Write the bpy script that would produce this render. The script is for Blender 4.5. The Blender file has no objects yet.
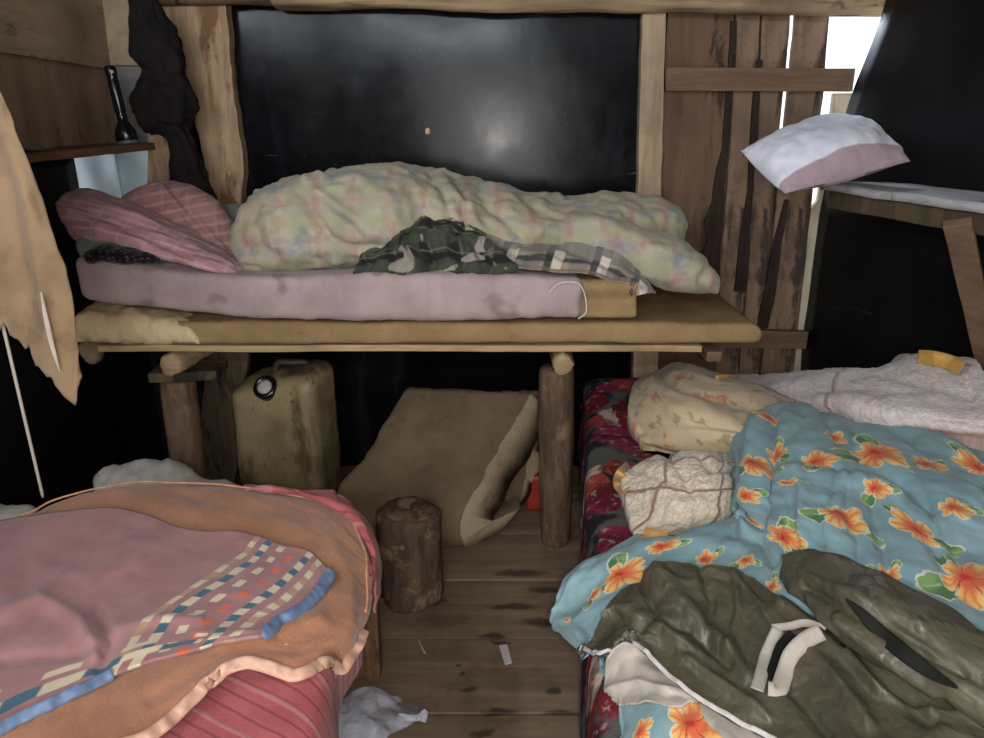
import bpy, bmesh, math, random
import numpy as np
from mathutils import Vector, Matrix
from mathutils.bvhtree import BVHTree

random.seed(7)
scn = bpy.context.scene
COL = scn.collection
PI = math.pi

# ------------------------------------------------------------------ camera
CAM = np.array([0.0, 0.0, 1.45])
PITCH = math.radians(18.0)
FPX = 740.0
CP, SP = math.cos(PITCH), math.sin(PITCH)
cam_d = bpy.data.cameras.new('camera')
cam_d.sensor_width = 36.0
cam_d.lens = FPX / 984.0 * 36.0
cam_d.clip_start = 0.02
cam_o = bpy.data.objects.new('camera', cam_d)
COL.objects.link(cam_o)
cam_o.location = CAM
cam_o.rotation_euler = (PI / 2 - PITCH, 0, 0)
scn.camera = cam_o


def ray(u, v):
    a, b = (u - 492.0) / FPX, (369.0 - v) / FPX
    return np.array([a, CP + b * SP, -SP + b * CP])


def atY(u, v, y):
    d = ray(u, v)
    return CAM + d * (y / d[1])


def atX(u, v, x):
    d = ray(u, v)
    return CAM + d * (x / d[0])


def atZ(u, v, z):
    d = ray(u, v)
    return CAM + d * ((z - CAM[2]) / d[2])


def wallx(y):
    return 1.36 + 0.17 * (3.0 - y)


def atRW(u, v, off=0.0):
    d = ray(u, v)
    t = (1.36 - off + 0.51) / (d[0] + 0.17 * d[1])
    return CAM + d * t


def proj(V):
    V = np.asarray(V) - CAM
    f = V[..., 1] * CP - V[..., 2] * SP
    up = V[..., 1] * SP + V[..., 2] * CP
    return np.stack([492 + FPX * V[..., 0] / f, 369 - FPX * up / f], -1)


# ------------------------------------------------------------------ noise
def _hash(ix, iy, iz, seed):
    h = (ix.astype(np.uint32) * np.uint32(374761393) + iy.astype(np.uint32) * np.uint32(668265263)
         + iz.astype(np.uint32) * np.uint32(2147483647 - 1013) + np.uint32(seed * 144665 + 13))
    h = (h ^ (h >> np.uint32(13))) * np.uint32(1274126177)
    h = h ^ (h >> np.uint32(16))
    return (h & np.uint32(0xffff)).astype(np.float64) / 32767.5 - 1.0


def vnoise(P, seed=0):
    P = np.asarray(P, float) + 100.0
    i = np.floor(P).astype(np.int64)
    f = P - i
    f = f * f * f * (f * (f * 6 - 15) + 10)
    r = 0
    for dx in (0, 1):
        wx = f[..., 0] if dx else 1 - f[..., 0]
        for dy in (0, 1):
            wy = f[..., 1] if dy else 1 - f[..., 1]
            for dz in (0, 1):
                wz = f[..., 2] if dz else 1 - f[..., 2]
                r = r + wx * wy * wz * _hash(i[..., 0] + dx, i[..., 1] + dy, i[..., 2] + dz, seed)
    return r


def fbm(P, octv=3, seed=0, gain=.5):
    r, a = 0, 1.0
    P = np.asarray(P, float)
    for k in range(octv):
        r = r + a * vnoise(P * (2.03 ** k), seed + k * 17)
        a *= gain
    return r


def ridged(P, octv=2, seed=0):
    return 1 - 2.2 * np.abs(fbm(P, octv, seed))


# ------------------------------------------------------------------ curves, lofts
def cr(pts, m, closed=False, tens=.5):
    """Catmull-Rom through pts, resampled to m points by arc length."""
    P = np.asarray(pts, float)
    n = len(P)
    if closed:
        Q = np.vstack([P[-1:], P, P[:2]])
        seg = n
    else:
        if n == 1:
            return np.repeat(P, m, 0)
        Q = np.vstack([2 * P[0] - P[1], P, 2 * P[-1] - P[-2]])
        seg = n - 1
    K = 16
    out = []
    t = np.linspace(0, 1, K, endpoint=False)[:, None]
    for i in range(seg):
        p0, p1, p2, p3 = Q[i], Q[i + 1], Q[i + 2], Q[i + 3]
        m1, m2 = (p2 - p0) * tens, (p3 - p1) * tens
        out.append((2 * t**3 - 3 * t**2 + 1) * p1 + (t**3 - 2 * t**2 + t) * m1 + (-2 * t**3 + 3 * t**2) * p2 + (t**3 - t**2) * m2)
    C = np.vstack(out + [P[:1] if closed else P[-1:]])
    L = np.concatenate([[0], np.cumsum(np.linalg.norm(np.diff(C, axis=0), axis=1))])
    s = np.linspace(0, L[-1], m + 1)[:-1] if closed else np.linspace(0, L[-1], m)
    return np.stack([np.interp(s, L, C[:, k]) for k in range(3)], -1)


def cr_param(A, nv):
    """A (R, n, 3): Catmull-Rom down the rows, common parameter."""
    R = A.shape[0]
    d = np.mean(np.linalg.norm(np.diff(A, axis=0), axis=2), axis=1) + 1e-6
    T = np.concatenate([[0], np.cumsum(d)])
    T = T / T[-1]
    tt = np.linspace(0, 1, nv)
    out = np.zeros((nv,) + A.shape[1:])
    for j, t in enumerate(tt):
        i = min(max(np.searchsorted(T, t) - 1, 0), R - 2)
        x = (t - T[i]) / (T[i + 1] - T[i])
        h = T[i + 1] - T[i]

        def tan(k):
            if k == 0:
                return (A[1] - A[0]) / (T[1] - T[0])
            if k == R - 1:
                return (A[-1] - A[-2]) / (T[-1] - T[-2])
            a = (A[k] - A[k - 1]) / (T[k] - T[k - 1])
            b = (A[k + 1] - A[k]) / (T[k + 1] - T[k])
            wa, wb = T[k + 1] - T[k], T[k] - T[k - 1]
            return (a * wa + b * wb) / (wa + wb)
        m1, m2 = tan(i) * h, tan(i + 1) * h
        out[j] = (2 * x**3 - 3 * x**2 + 1) * A[i] + (x**3 - 2 * x**2 + x) * m1 + (-2 * x**3 + 3 * x**2) * A[i + 1] + (x**3 - x**2) * m2
    return out


def to3(p):
    if isinstance(p, np.ndarray):
        return p
    return atZ(*p)


def loft(rows, nu, nv, closed=False):
    A = np.stack([cr([to3(p) for p in r], nu, closed) for r in rows])
    return cr_param(A, nv)


def normals(V, closed=False):
    if closed:
        du = np.roll(V, -1, 1) - np.roll(V, 1, 1)
    else:
        du = np.gradient(V, axis=1)
    dv = np.gradient(V, axis=0)
    n = np.cross(du, dv)
    n /= np.linalg.norm(n, axis=2, keepdims=True) + 1e-9
    return n


def metric_uv(V):
    du = np.linalg.norm(np.diff(V, axis=1), axis=2)
    s = np.concatenate([np.zeros((V.shape[0], 1)), np.cumsum(du, 1)], 1)
    s = s - s.mean(1, keepdims=True)
    dv = np.linalg.norm(np.diff(V, axis=0), axis=2).mean(1)
    t = np.concatenate([[0], np.cumsum(dv)])
    return np.stack([s, np.repeat(t[:, None], V.shape[1], 1)], -1)


def dpoly(px, poly):
    d = np.full(px.shape[:-1], 1e9)
    P = np.asarray(poly, float)
    for a, b in zip(P[:-1], P[1:]):
        ab = b - a
        t = np.clip(((px - a) @ ab) / (ab @ ab + 1e-9), 0, 1)
        q = a + t[..., None] * ab
        d = np.minimum(d, np.linalg.norm(px - q, axis=-1))
    return d


# ------------------------------------------------------------------ objects
TREES = {}


def origin_of(V):
    V = np.asarray(V)
    lo, hi = V.min(0), V.max(0)
    return np.array([(lo[0] + hi[0]) / 2, (lo[1] + hi[1]) / 2, lo[2]])


def link(name, V, F, mat, parent=None, uv=None, smooth=True, tree=None):
    V = np.asarray(V, float).reshape(-1, 3)
    if parent is not None:
        p, off = parent, np.zeros(3)
        while p is not None:
            off += np.array(p.location)
            p = p.parent
        loc = np.zeros(3)
    else:
        off = loc = origin_of(V)
    me = bpy.data.meshes.new(name)
    me.from_pydata((V - off).tolist(), [], [tuple(int(i) for i in f) for f in F])
    if uv is not None:
        uv = np.asarray(uv, float).reshape(-1, 2)
        lay = me.uv_layers.new(name='UVMap')
        idx = np.zeros(len(me.loops), int)
        me.loops.foreach_get('vertex_index', idx)
        lay.data.foreach_set('uv', uv[idx].astype(np.float32).ravel())
    me.polygons.foreach_set('use_smooth', [smooth] * len(me.polygons))
    me.materials.append(mat)
    me.update()
    o = bpy.data.objects.new(name, me)
    COL.objects.link(o)
    o.location = loc
    if parent is not None:
        o.parent = parent
    if tree:
        TREES[tree] = BVHTree.FromPolygons([tuple(v) for v in V], [tuple(int(i) for i in f) for f in F])
    return o


def tag(o, label, cat, group=None, kind=None):
    if label:
        o['label'] = label
    if cat:
        o['category'] = cat
    if group:
        o['group'] = group
    if kind:
        o['kind'] = kind
    return o


def lab(o, text):
    o['label'] = text
    return o


def struct(o):
    o['kind'] = 'structure'
    return o


def thing(name, label, cat, loc, group=None):
    o = bpy.data.objects.new(name, None)
    o.empty_display_size = .05
    COL.objects.link(o)
    o.location = [float(x) for x in loc]
    return tag(o, label, cat, group)


def hit(u, v, on):
    d = Vector(ray(u, v)).normalized()
    best = None
    for k in on:
        h = TREES[k].ray_cast(Vector(CAM), d)
        if h[0] is not None and (best is None or h[3] < best[1]):
            best = (np.array(h[0]), h[3])
    return None if best is None else best[0]


def D(u, v, on, lift=.01, z=.5):
    """A point lying on what is built already, lifted a little."""
    p = hit(u, v, on)
    if p is None:
        return atZ(u, v, z)
    return atZ(u, v, p[2] + lift)


def settle(V, on, eps):
    sh = V.shape
    W = V.reshape(-1, 3).copy()
    for i, p in enumerate(W):
        for k in on:
            h = TREES[k].ray_cast(Vector((p[0], p[1], 3.0)), Vector((0, 0, -1)))
            if h[0] is not None and p[2] < h[0][2] + eps and p[2] > h[0][2] - .25:
                p[2] = h[0][2] + eps
    return W.reshape(sh)


def before(V, on, eps):
    """bring points that ended up inside / behind something out to its near face"""
    sh = V.shape
    W = V.reshape(-1, 3).copy()
    for i, p in enumerate(W):
        dv_ = p - CAM
        L = np.linalg.norm(dv_)
        dv_ = dv_ / L
        for k in on:
            h = TREES[k].ray_cast(Vector(CAM), Vector(dv_))
            if h[0] is not None and h[3] < L + eps:
                p[:] = CAM + dv_ * (h[3] - eps)
                L = h[3] - eps
    return W.reshape(sh)


def gridfaces(nv, nu, off=0, flip=False, closed=False):
    F = []
    w = nu if closed else nu - 1
    for j in range(nv - 1):
        for i in range(w):
            a, b = off + j * nu + i, off + j * nu + (i + 1) % nu
            c, d = b + nu, a + nu
            F.append((a, d, c, b) if flip else (a, b, c, d))
    return F


def shell(V, N, thick, uv=None, solid=None):
    """closed sheet of thickness; solid = z the underside goes down to"""
    nv, nu, _ = V.shape
    if solid is not None:
        B = V.copy()
        B[..., 2] = np.minimum(solid, V[..., 2] - thick)
    else:
        B = V - N * thick
    VV = np.vstack([V.reshape(-1, 3), B.reshape(-1, 3)])
    n = nv * nu
    # orientation: top faces along N
    t = np.cross(V[nv // 2, nu // 2 + 1] - V[nv // 2, nu // 2], V[nv // 2 + 1, nu // 2] - V[nv // 2, nu // 2])
    fl = float(t @ N[nv // 2, nu // 2]) < 0
    F = gridfaces(nv, nu, 0, fl) + gridfaces(nv, nu, n, not fl)
    ring = [i for i in range(nu)] + [j * nu + nu - 1 for j in range(1, nv)] + [(nv - 1) * nu + i for i in range(nu - 2, -1, -1)] + [j * nu for j in range(nv - 2, 0, -1)]
    for a, b in zip(ring, ring[1:] + ring[:1]):
        F.append((b, a, a + n, b + n) if not fl else (a, b, b + n, a + n))
    UV = None if uv is None else np.vstack([uv.reshape(-1, 2)] * 2)
    return VV, F, UV


GRIDS = {}


def cloth(name, rows, mat, parent=None, nu=90, nv=70, thick=.01, noise=(), folds=(), on=(), eps=.006, solid=None, tree=None, edge=0.0, post=None, seed=0, right=False, fore=()):
    V = loft(rows, nu, nv)
    uv = metric_uv(V)
    if right:
        uv[..., 0] -= uv[:, -1:, 0]
    N = normals(V)
    if float(np.mean(np.einsum('ijk,ijk->ij', N, CAM - V))) < 0:
        N = -N
    d = np.zeros(V.shape[:2])
    for k, nz in enumerate(noise):
        fs, ft, amp = nz[:3]
        S = np.stack([uv[..., 0] * fs, uv[..., 1] * ft, np.full(uv.shape[:2], seed * 3.7 + k * 1.3)], -1)
        if len(nz) > 3:
            a_ = nz[3]
            S = np.stack([(uv[..., 0] * math.cos(a_) + uv[..., 1] * math.sin(a_)) * fs, (uv[..., 1] * math.cos(a_) - uv[..., 0] * math.sin(a_)) * ft, np.full(uv.shape[:2], seed * 3.7 + k * 1.3)], -1)
            S = S + .35 * np.stack([fbm(S * .8 + 7, 2, seed), fbm(S * .8 + 3, 2, seed + 1), 0 * S[..., 0]], -1)
            q_ = np.clip(1 - np.abs(vnoise(S, seed + k)) * 3.2, 0, 1)
            d += amp * q_ ** 1.3
        else:
            d += amp * fbm(S, 3, seed + k * 5)
    if folds:
        px = proj(V)
        for poly, w, amp in folds:
            dd = dpoly(px, poly) / w
            d += amp * np.exp(-dd * dd)
    if edge:
        ii = np.minimum(np.arange(nu), np.arange(nu)[::-1]) / nu
        jj = np.minimum(np.arange(nv), np.arange(nv)[::-1]) / nv
        m = np.minimum(ii[None, :], jj[:, None])
        d -= edge * np.exp(-(m / .03))
    V = V + N * d[..., None]
    if post is not None:
        V = post(V, uv)
    if fore:
        V = before(V, fore, eps)
    if on:
        V = settle(V, on, eps)
    N = normals(V)
    if float(np.mean(np.einsum('ijk,ijk->ij', N, CAM - V))) < 0:
        N = -N
    GRIDS[tree or name] = (V, uv, N)
    VV, F, UV = shell(V, N, thick, uv, solid)
    return link(name, VV, F, mat, parent, UV, True, tree)


def rings_mesh(V, cap=True):
    nv, nu, _ = V.shape
    F = gridfaces(nv, nu, 0, False, True)
    VV = V.reshape(-1, 3)
    if cap:
        c0, c1 = V[0].mean(0), V[-1].mean(0)
        VV = np.vstack([VV, c0, c1])
        n = nv * nu
        for i in range(nu):
            F.append((n, (i + 1) % nu, i))
            F.append((n + 1, (nv - 1) * nu + i, (nv - 1) * nu + (i + 1) % nu))
    return VV, F


def tube_uv(V):
    nv, nu, _ = V.shape
    c = np.linalg.norm(np.roll(V, -1, 1) - V, axis=2).sum(1).mean()
    s = np.repeat((np.arange(nu) / nu * c)[None], nv, 0)
    dv = np.linalg.norm(np.diff(V.mean(1), axis=0), axis=1)
    t = np.repeat(np.concatenate([[0], np.cumsum(dv)])[:, None], nu, 1)
    return np.stack([s, t], -1)


def bag(name, rings, mat, parent=None, nu=72, nv=90, noise=(), folds=(), seed=0, tree=None, on=(), eps=.005, post=None, uvdir=None):
    """closed body lofted through closed rings"""
    V = loft(rings, nu, nv, True)
    cen = V.mean((0, 1))
    N = normals(V, True)
    if float(np.mean(np.einsum('ijk,ijk->ij', N, V - V.mean(1, keepdims=True)))) < 0:
        N = -N
    d = np.zeros(V.shape[:2])
    for k, (f, amp) in enumerate(noise):
        ff = np.asarray(f if isinstance(f, (tuple, list)) else (f, f, f), float)
        d += amp * fbm(V * ff, 3, seed + 7 * k)
    if folds:
        px = proj(V)
        vis = np.clip(np.einsum('ijk,ijk->ij', N, CAM - V) * 2, 0, 1)
        for poly, w, amp in folds:
            dd = dpoly(px, poly) / w
            d += amp * np.exp(-dd * dd) * vis
    V = V + N * d[..., None]
    if post is not None:
        V = post(V)
    if on:
        V = settle(V, on, eps)
    VV, F = rings_mesh(V)
    # orient outward
    a, b, c = VV[F[0][0]], VV[F[0][1]], VV[F[0][2]]
    if uvdir is None:
        uv = tube_uv(V)
    else:
        e1, e2 = np.asarray(uvdir[0], float), np.asarray(uvdir[1], float)
        uv = np.stack([V @ e1, V @ e2], -1)
    GRIDS[tree or name] = (V, uv, N)
    UV = np.vstack([uv.reshape(-1, 2), uv[0].mean(0), uv[-1].mean(0)])
    o = link(name, VV, F, mat, parent, UV, True, tree)
    fixn(o)
    return o


def fixn(o):
    bm = bmesh.new()
    bm.from_mesh(o.data)
    bmesh.ops.recalc_face_normals(bm, faces=bm.faces)
    bm.to_mesh(o.data)
    bm.free()


def sring(c, a, b, n=24, e=.85):
    """superellipse ring with half axes vectors a and b round c"""
    t = np.linspace(0, 2 * PI, n, endpoint=False)
    ct, st = np.cos(t), np.sin(t)
    ct = np.sign(ct) * np.abs(ct) ** e
    st = np.sign(st) * np.abs(st) ** e
    return [np.asarray(c, float) + x * np.asarray(a, float) + y * np.asarray(b, float) for x, y in zip(ct, st)]


def rbox(lo, hi, r, n=(12, 12, 6), noise=(), seed=0, deform=None):
    """rounded box as verts, faces"""
    lo, hi = np.array(lo, float), np.array(hi, float)
    bm = bmesh.new()
    idx = {}

    def lat(i):
        k = n[i]
        e = [lo[i] + r * (1 - math.cos(q * PI / 8)) for q in range(4)]
        mid = list(np.linspace(lo[i] + r, hi[i] - r, k))
        e2 = [hi[i] - r * (1 - math.cos(q * PI / 8)) for q in range(3, -1, -1)]
        return e + mid + e2
    L = [lat(0), lat(1), lat(2)]
    V, F = [], []

    def vid(i, j, k):
        key = (i, j, k)
        if key not in idx:
            idx[key] = len(V)
            V.append((L[0][i], L[1][j], L[2][k]))
        return idx[key]
    nx, ny, nz = len(L[0]) - 1, len(L[1]) - 1, len(L[2]) - 1
    for i in range(nx):
        for j in range(ny):
            F.append((vid(i, j, 0), vid(i, j + 1, 0), vid(i + 1, j + 1, 0), vid(i + 1, j, 0)))
            F.append((vid(i, j, nz), vid(i + 1, j, nz), vid(i + 1, j + 1, nz), vid(i, j + 1, nz)))
    for i in range(nx):
        for k in range(nz):
            F.append((vid(i, 0, k), vid(i + 1, 0, k), vid(i + 1, 0, k + 1), vid(i, 0, k + 1)))
            F.append((vid(i, ny, k), vid(i, ny, k + 1), vid(i + 1, ny, k + 1), vid(i + 1, ny, k)))
    for j in range(ny):
        for k in range(nz):
            F.append((vid(0, j, k), vid(0, j, k + 1), vid(0, j + 1, k + 1), vid(0, j + 1, k)))
            F.append((vid(nx, j, k), vid(nx, j + 1, k), vid(nx, j + 1, k + 1), vid(nx, j, k + 1)))
    bm.free()
    V = np.array(V)
    inner = np.clip(V, lo + r, hi - r)
    d = V - inner
    ln = np.linalg.norm(d, axis=1, keepdims=True)
    dirn = d / np.maximum(ln, 1e-9)
    V = np.where(ln > 1e-6, inner + dirn * r, V)
    dd = np.zeros(len(V))
    for k, (f, amp) in enumerate(noise):
        ff = np.asarray(f if isinstance(f, (tuple, list)) else (f, f, f), float)
        dd += amp * fbm(V * ff, 3, seed + 3 * k)
    V = V + dirn * dd[:, None]
    if deform is not None:
        V = deform(V)
    return V, F


def box(lo, hi, b=.004):
    return rbox(lo, hi, b, (2, 2, 2))


def plank(p0, p1, w, t, up, b=.003, seg=14, amp=.002, seed=0):
    """a board from p0 to p1, width w along (dir x up), thickness t along up"""
    p0, p1 = np.asarray(p0, float), np.asarray(p1, float)
    L = np.linalg.norm(p1 - p0)
    ex = (p1 - p0) / L
    up = np.asarray(up, float)
    ey = np.cross(up, ex)
    ey /= np.linalg.norm(ey)
    ez = np.cross(ex, ey)
    V, F = rbox((0, -w / 2, -t / 2), (L, w / 2, t / 2), b, (seg, 5, 2))
    V = V + amp * np.stack([0 * V[:, 0], fbm(V * (6, 3, 3), 3, seed), fbm(V * (5, 9, 3) + 5, 2, seed + 1)], -1)
    return p0 + V[:, :1] * ex + V[:, 1:2] * ey + V[:, 2:3] * ez, F


def log(p0, p1, r0, r1, nu=28, nv=40, amp=.006, freq=9, seed=0, squash=1.0):
    p0, p1 = np.asarray(p0, float), np.asarray(p1, float)
    ax = p1 - p0
    L = np.linalg.norm(ax)
    ax /= L
    up = np.array([0, 0, 1.0]) if abs(ax[2]) < .8 else np.array([0, 1.0, 0])
    e1 = np.cross(ax, up)
    e1 /= np.linalg.norm(e1)
    e2 = np.cross(e1, ax)
    t = np.linspace(0, 2 * PI, nu, endpoint=False)
    V = []
    st = [0, .004, .012] + list(np.linspace(.03, .97, nv)) + [.988, .996, 1]
    for s in st:
        r = r0 + (r1 - r0) * s
        q = min(s, 1 - s) * L
        r = r * (1 - .12 * max(0, 1 - q / .012))
        ring = p0 + ax * L * s + r * (np.cos(t)[:, None] * e1 + squash * np.sin(t)[:, None] * e2)
        V.append(ring)
    V = np.array(V)
    cen = V.mean(1, keepdims=True)
    n = V - cen
    n /= np.linalg.norm(n, axis=2, keepdims=True)
    S = np.stack([np.einsum('ijk,k->ij', n, e1) * 1.5, np.einsum('ijk,k->ij', n, e2) * 1.5, np.einsum('ijk,k->ij', V, ax) * freq * .35], -1)
    V = V + n * (amp * fbm(S, 3, seed) + amp * .5 * ridged(S * (3, 3, 1), 2, seed + 4))[..., None]
    return rings_mesh(V)


def wire(pts, r, nu=8, m=60):
    C = cr(pts, m)
    T = np.gradient(C, axis=0)
    T /= np.linalg.norm(T, axis=1, keepdims=True)
    ref = np.array([0.31, .2, .93])
    e1 = np.cross(T, ref)
    e1 /= np.linalg.norm(e1, axis=1, keepdims=True)
    e2 = np.cross(T, e1)
    t = np.linspace(0, 2 * PI, nu, endpoint=False)
    V = C[:, None] + r * (np.cos(t)[None, :, None] * e1[:, None] + np.sin(t)[None, :, None] * e2[:, None])
    return rings_mesh(V)


def extr(poly3, vec, jag=0, seed=0, sub=0.02):
    """polygon of 3D points extruded along vec"""
    P = [np.asarray(p, float) for p in poly3]
    out = []
    for a, b in zip(P, P[1:] + P[:1]):
        k = max(1, int(np.linalg.norm(b - a) / sub))
        for i in range(k):
            out.append(a + (b - a) * i / k)
    P = np.array(out)
    if jag:
        P = P + np.stack([jag * fbm(P * 14, 3, seed), 0 * P[:, 0], jag * fbm(P * 14 + 9, 3, seed + 1)], -1)
    n = len(P)
    V = np.vstack([P, P + np.asarray(vec, float)])
    F = [tuple(range(n)), tuple(range(2 * n - 1, n - 1, -1))]
    for i in range(n):
        F.append(((i + 1) % n, i, n + i, n + (i + 1) % n))
    return V, F


def lathe(prof, c, n=32, axis=(0, 0, 1)):
    ax = np.asarray(axis, float)
    ax /= np.linalg.norm(ax)
    up = np.array([1.0, 0, 0]) if abs(ax[0]) < .8 else np.array([0, 1.0, 0])
    e1 = np.cross(ax, up)
    e1 /= np.linalg.norm(e1)
    e2 = np.cross(ax, e1)
    t = np.linspace(0, 2 * PI, n, endpoint=False)
    V = np.array([np.asarray(c, float) + ax * z + r * (np.cos(t)[:, None] * e1 + np.sin(t)[:, None] * e2) for r, z in prof])
    return rings_mesh(V)


def ribbon(pts, w, thick=.003, m=60, ncam=True, wav=0, seed=0, taper=False, crown=.35):
    """a strip along 3D pts, flat to the surface below (or towards the camera side)"""
    C = cr(pts, m)
    T = np.gradient(C, axis=0)
    T /= np.linalg.norm(T, axis=1, keepdims=True)
    up = CAM - C
    up /= np.linalg.norm(up, axis=1, keepdims=True)
    S = np.cross(T, up)
    S /= np.linalg.norm(S, axis=1, keepdims=True)
    q = np.linspace(-.5, .5, 5)
    ws = w * (np.sin(np.linspace(.06, PI - .06, m)) ** .7 if taper else np.ones(m))
    V = C[:, None] + S[:, None] * (q[None, :] * ws[:, None])[..., None] + up[:, None] * ((.25 - q[None, :]**2) * ws[:, None] * crown)[..., None]
    if wav:
        V = V + up[:, None] * (wav * fbm(V * 45, 2, seed))[..., None]
    N = np.repeat(up[:, None], 5, 1)
    return shell(V, N, thick, metric_uv(V))
# ------------------------------------------------------------------ materials
def lin(c):
    return tuple(((x / 255) / 12.92 if x / 255 <= .04045 else ((x / 255 + .055) / 1.055) ** 2.4) for x in c) + (1.0,)


class MB:
    def __init__(s, name):
        s.m = bpy.data.materials.new(name)
        s.m.use_nodes = True
        s.nt = s.m.node_tree
        s.b = s.nt.nodes['Principled BSDF']
        s.out = s.nt.nodes['Material Output']
        s.tc = s.nt.nodes.new('ShaderNodeTexCoord')

    def node(s, t, **kw):
        n = s.nt.nodes.new(t)
        for k, v in kw.items():
            setattr(n, k, v)
        return n

    def put(s, sock, v):
        if isinstance(v, E):
            s.nt.links.new(v.s, sock)
        elif hasattr(v, 'is_output'):
            s.nt.links.new(v, sock)
        else:
            sock.default_value = v

    def math(s, op, a, b=0.0, c=0.0):
        n = s.node('ShaderNodeMath', operation=op)
        s.put(n.inputs[0], a)
        s.put(n.inputs[1], b)
        s.put(n.inputs[2], c)
        return E(s, n.outputs[0])

    @property
    def obj(s):
        return s.tc.outputs['Object']

    @property
    def uv(s):
        return s.tc.outputs['UV']

    def scale(s, v, sc, loc=(0, 0, 0), rot=(0, 0, 0)):
        n = s.node('ShaderNodeMapping')
        s.put(n.inputs['Vector'], v)
        n.inputs['Scale'].default_value = sc if isinstance(sc, tuple) else (sc, sc, sc)
        n.inputs['Location'].default_value = loc
        n.inputs['Rotation'].default_value = rot
        return n.outputs[0]

    def noise(s, v, sc=5.0, det=4.0, rough=.55, dist=0.0, col=False):
        n = s.node('ShaderNodeTexNoise')
        s.put(n.inputs['Vector'], v)
        n.inputs['Scale'].default_value = sc
        n.inputs['Detail'].default_value = det
        n.inputs['Roughness'].default_value = rough
        n.inputs['Distortion'].default_value = dist
        return n.outputs['Color'] if col else E(s, n.outputs['Fac'])

    def vor(s, v, sc=5.0, feat='F1', out='Distance', rnd=1.0):
        n = s.node('ShaderNodeTexVoronoi', feature=feat)
        s.put(n.inputs['Vector'], v)
        n.inputs['Scale'].default_value = sc
        n.inputs['Randomness'].default_value = rnd
        o = n.outputs[out]
        return E(s, o) if out == 'Distance' else o

    def sep(s, v):
        n = s.node('ShaderNodeSeparateXYZ')
        s.put(n.inputs[0], v)
        return [E(s, o) for o in n.outputs]

    def comb(s, x, y, z=0.0):
        n = s.node('ShaderNodeCombineXYZ')
        s.put(n.inputs[0], x)
        s.put(n.inputs[1], y)
        s.put(n.inputs[2], z)
        return n.outputs[0]

    def warp(s, v, sc, amt):
        n = s.node('ShaderNodeVectorMath', operation='MULTIPLY_ADD')
        s.put(n.inputs[0], s.noise(v, sc, 3, col=True))
        n.inputs[1].default_value = (amt, amt, amt)
        s.put(n.inputs[2], v)
        n2 = s.node('ShaderNodeVectorMath', operation='SUBTRACT')
        s.put(n2.inputs[0], n.outputs[0])
        n2.inputs[1].default_value = (amt / 2, amt / 2, amt / 2)
        return n2.outputs[0]

    def mix(s, f, a, b, mode='MIX'):
        n = s.node('ShaderNodeMix', data_type='RGBA', blend_type=mode)
        s.put(n.inputs[0], f)
        s.put(n.inputs[6], a)
        s.put(n.inputs[7], b)
        return n.outputs[2]

    def ramp(s, f, stops, interp='LINEAR'):
        n = s.node('ShaderNodeValToRGB')
        s.put(n.inputs[0], f)
        n.color_ramp.interpolation = interp
        el = n.color_ramp.elements
        while len(el) < len(stops):
            el.new(.5)
        for e, (p, c) in zip(el, stops):
            e.position = p
            e.color = c
        return n.outputs[0]

    def smooth(s, x, a, b):
        n = s.node('ShaderNodeMapRange', interpolation_type='SMOOTHSTEP')
        s.put(n.inputs[0], x)
        n.inputs[1].default_value = a
        n.inputs[2].default_value = b
        return E(s, n.outputs[0])

    def bump(s, h, strength=.3, dist=.01, prev=None):
        n = s.node('ShaderNodeBump')
        s.put(n.inputs['Height'], h)
        n.inputs['Strength'].default_value = strength
        n.inputs['Distance'].default_value = dist
        if prev is not None:
            s.put(n.inputs['Normal'], prev)
        return n.outputs[0]

    def done(s, col=None, rough=.8, normal=None, spec=.3, sheen=0.0, **kw):
        b = s.b
        if col is not None:
            s.put(b.inputs['Base Color'], col)
        s.put(b.inputs['Roughness'], rough)
        b.inputs['Specular IOR Level'].default_value = spec
        b.inputs['Sheen Weight'].default_value = sheen
        if normal is not None:
            s.put(b.inputs['Normal'], normal)
        for k, v in kw.items():
            b.inputs[k.replace('_', ' ')].default_value = v
        return s.m


class E:
    def __init__(s, m, sock):
        s.m, s.s = m, sock

    def __add__(a, b): return a.m.math('ADD', a, b)
    __radd__ = __add__
    def __sub__(a, b): return a.m.math('SUBTRACT', a, b)
    def __rsub__(a, b): return a.m.math('SUBTRACT', b, a)
    def __mul__(a, b): return a.m.math('MULTIPLY', a, b)
    __rmul__ = __mul__
    def __truediv__(a, b): return a.m.math('DIVIDE', a, b)
    def __lt__(a, b): return a.m.math('LESS_THAN', a, b)
    def __gt__(a, b): return a.m.math('GREATER_THAN', a, b)
    def frac(a): return a.m.math('FRACT', a)
    def floor(a): return a.m.math('FLOOR', a)
    def abs(a): return a.m.math('ABSOLUTE', a)
    def sin(a): return a.m.math('SINE', a)
    def max(a, b): return a.m.math('MAXIMUM', a, b)
    def min(a, b): return a.m.math('MINIMUM', a, b)
    def pow(a, b): return a.m.math('POWER', a, b)


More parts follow.
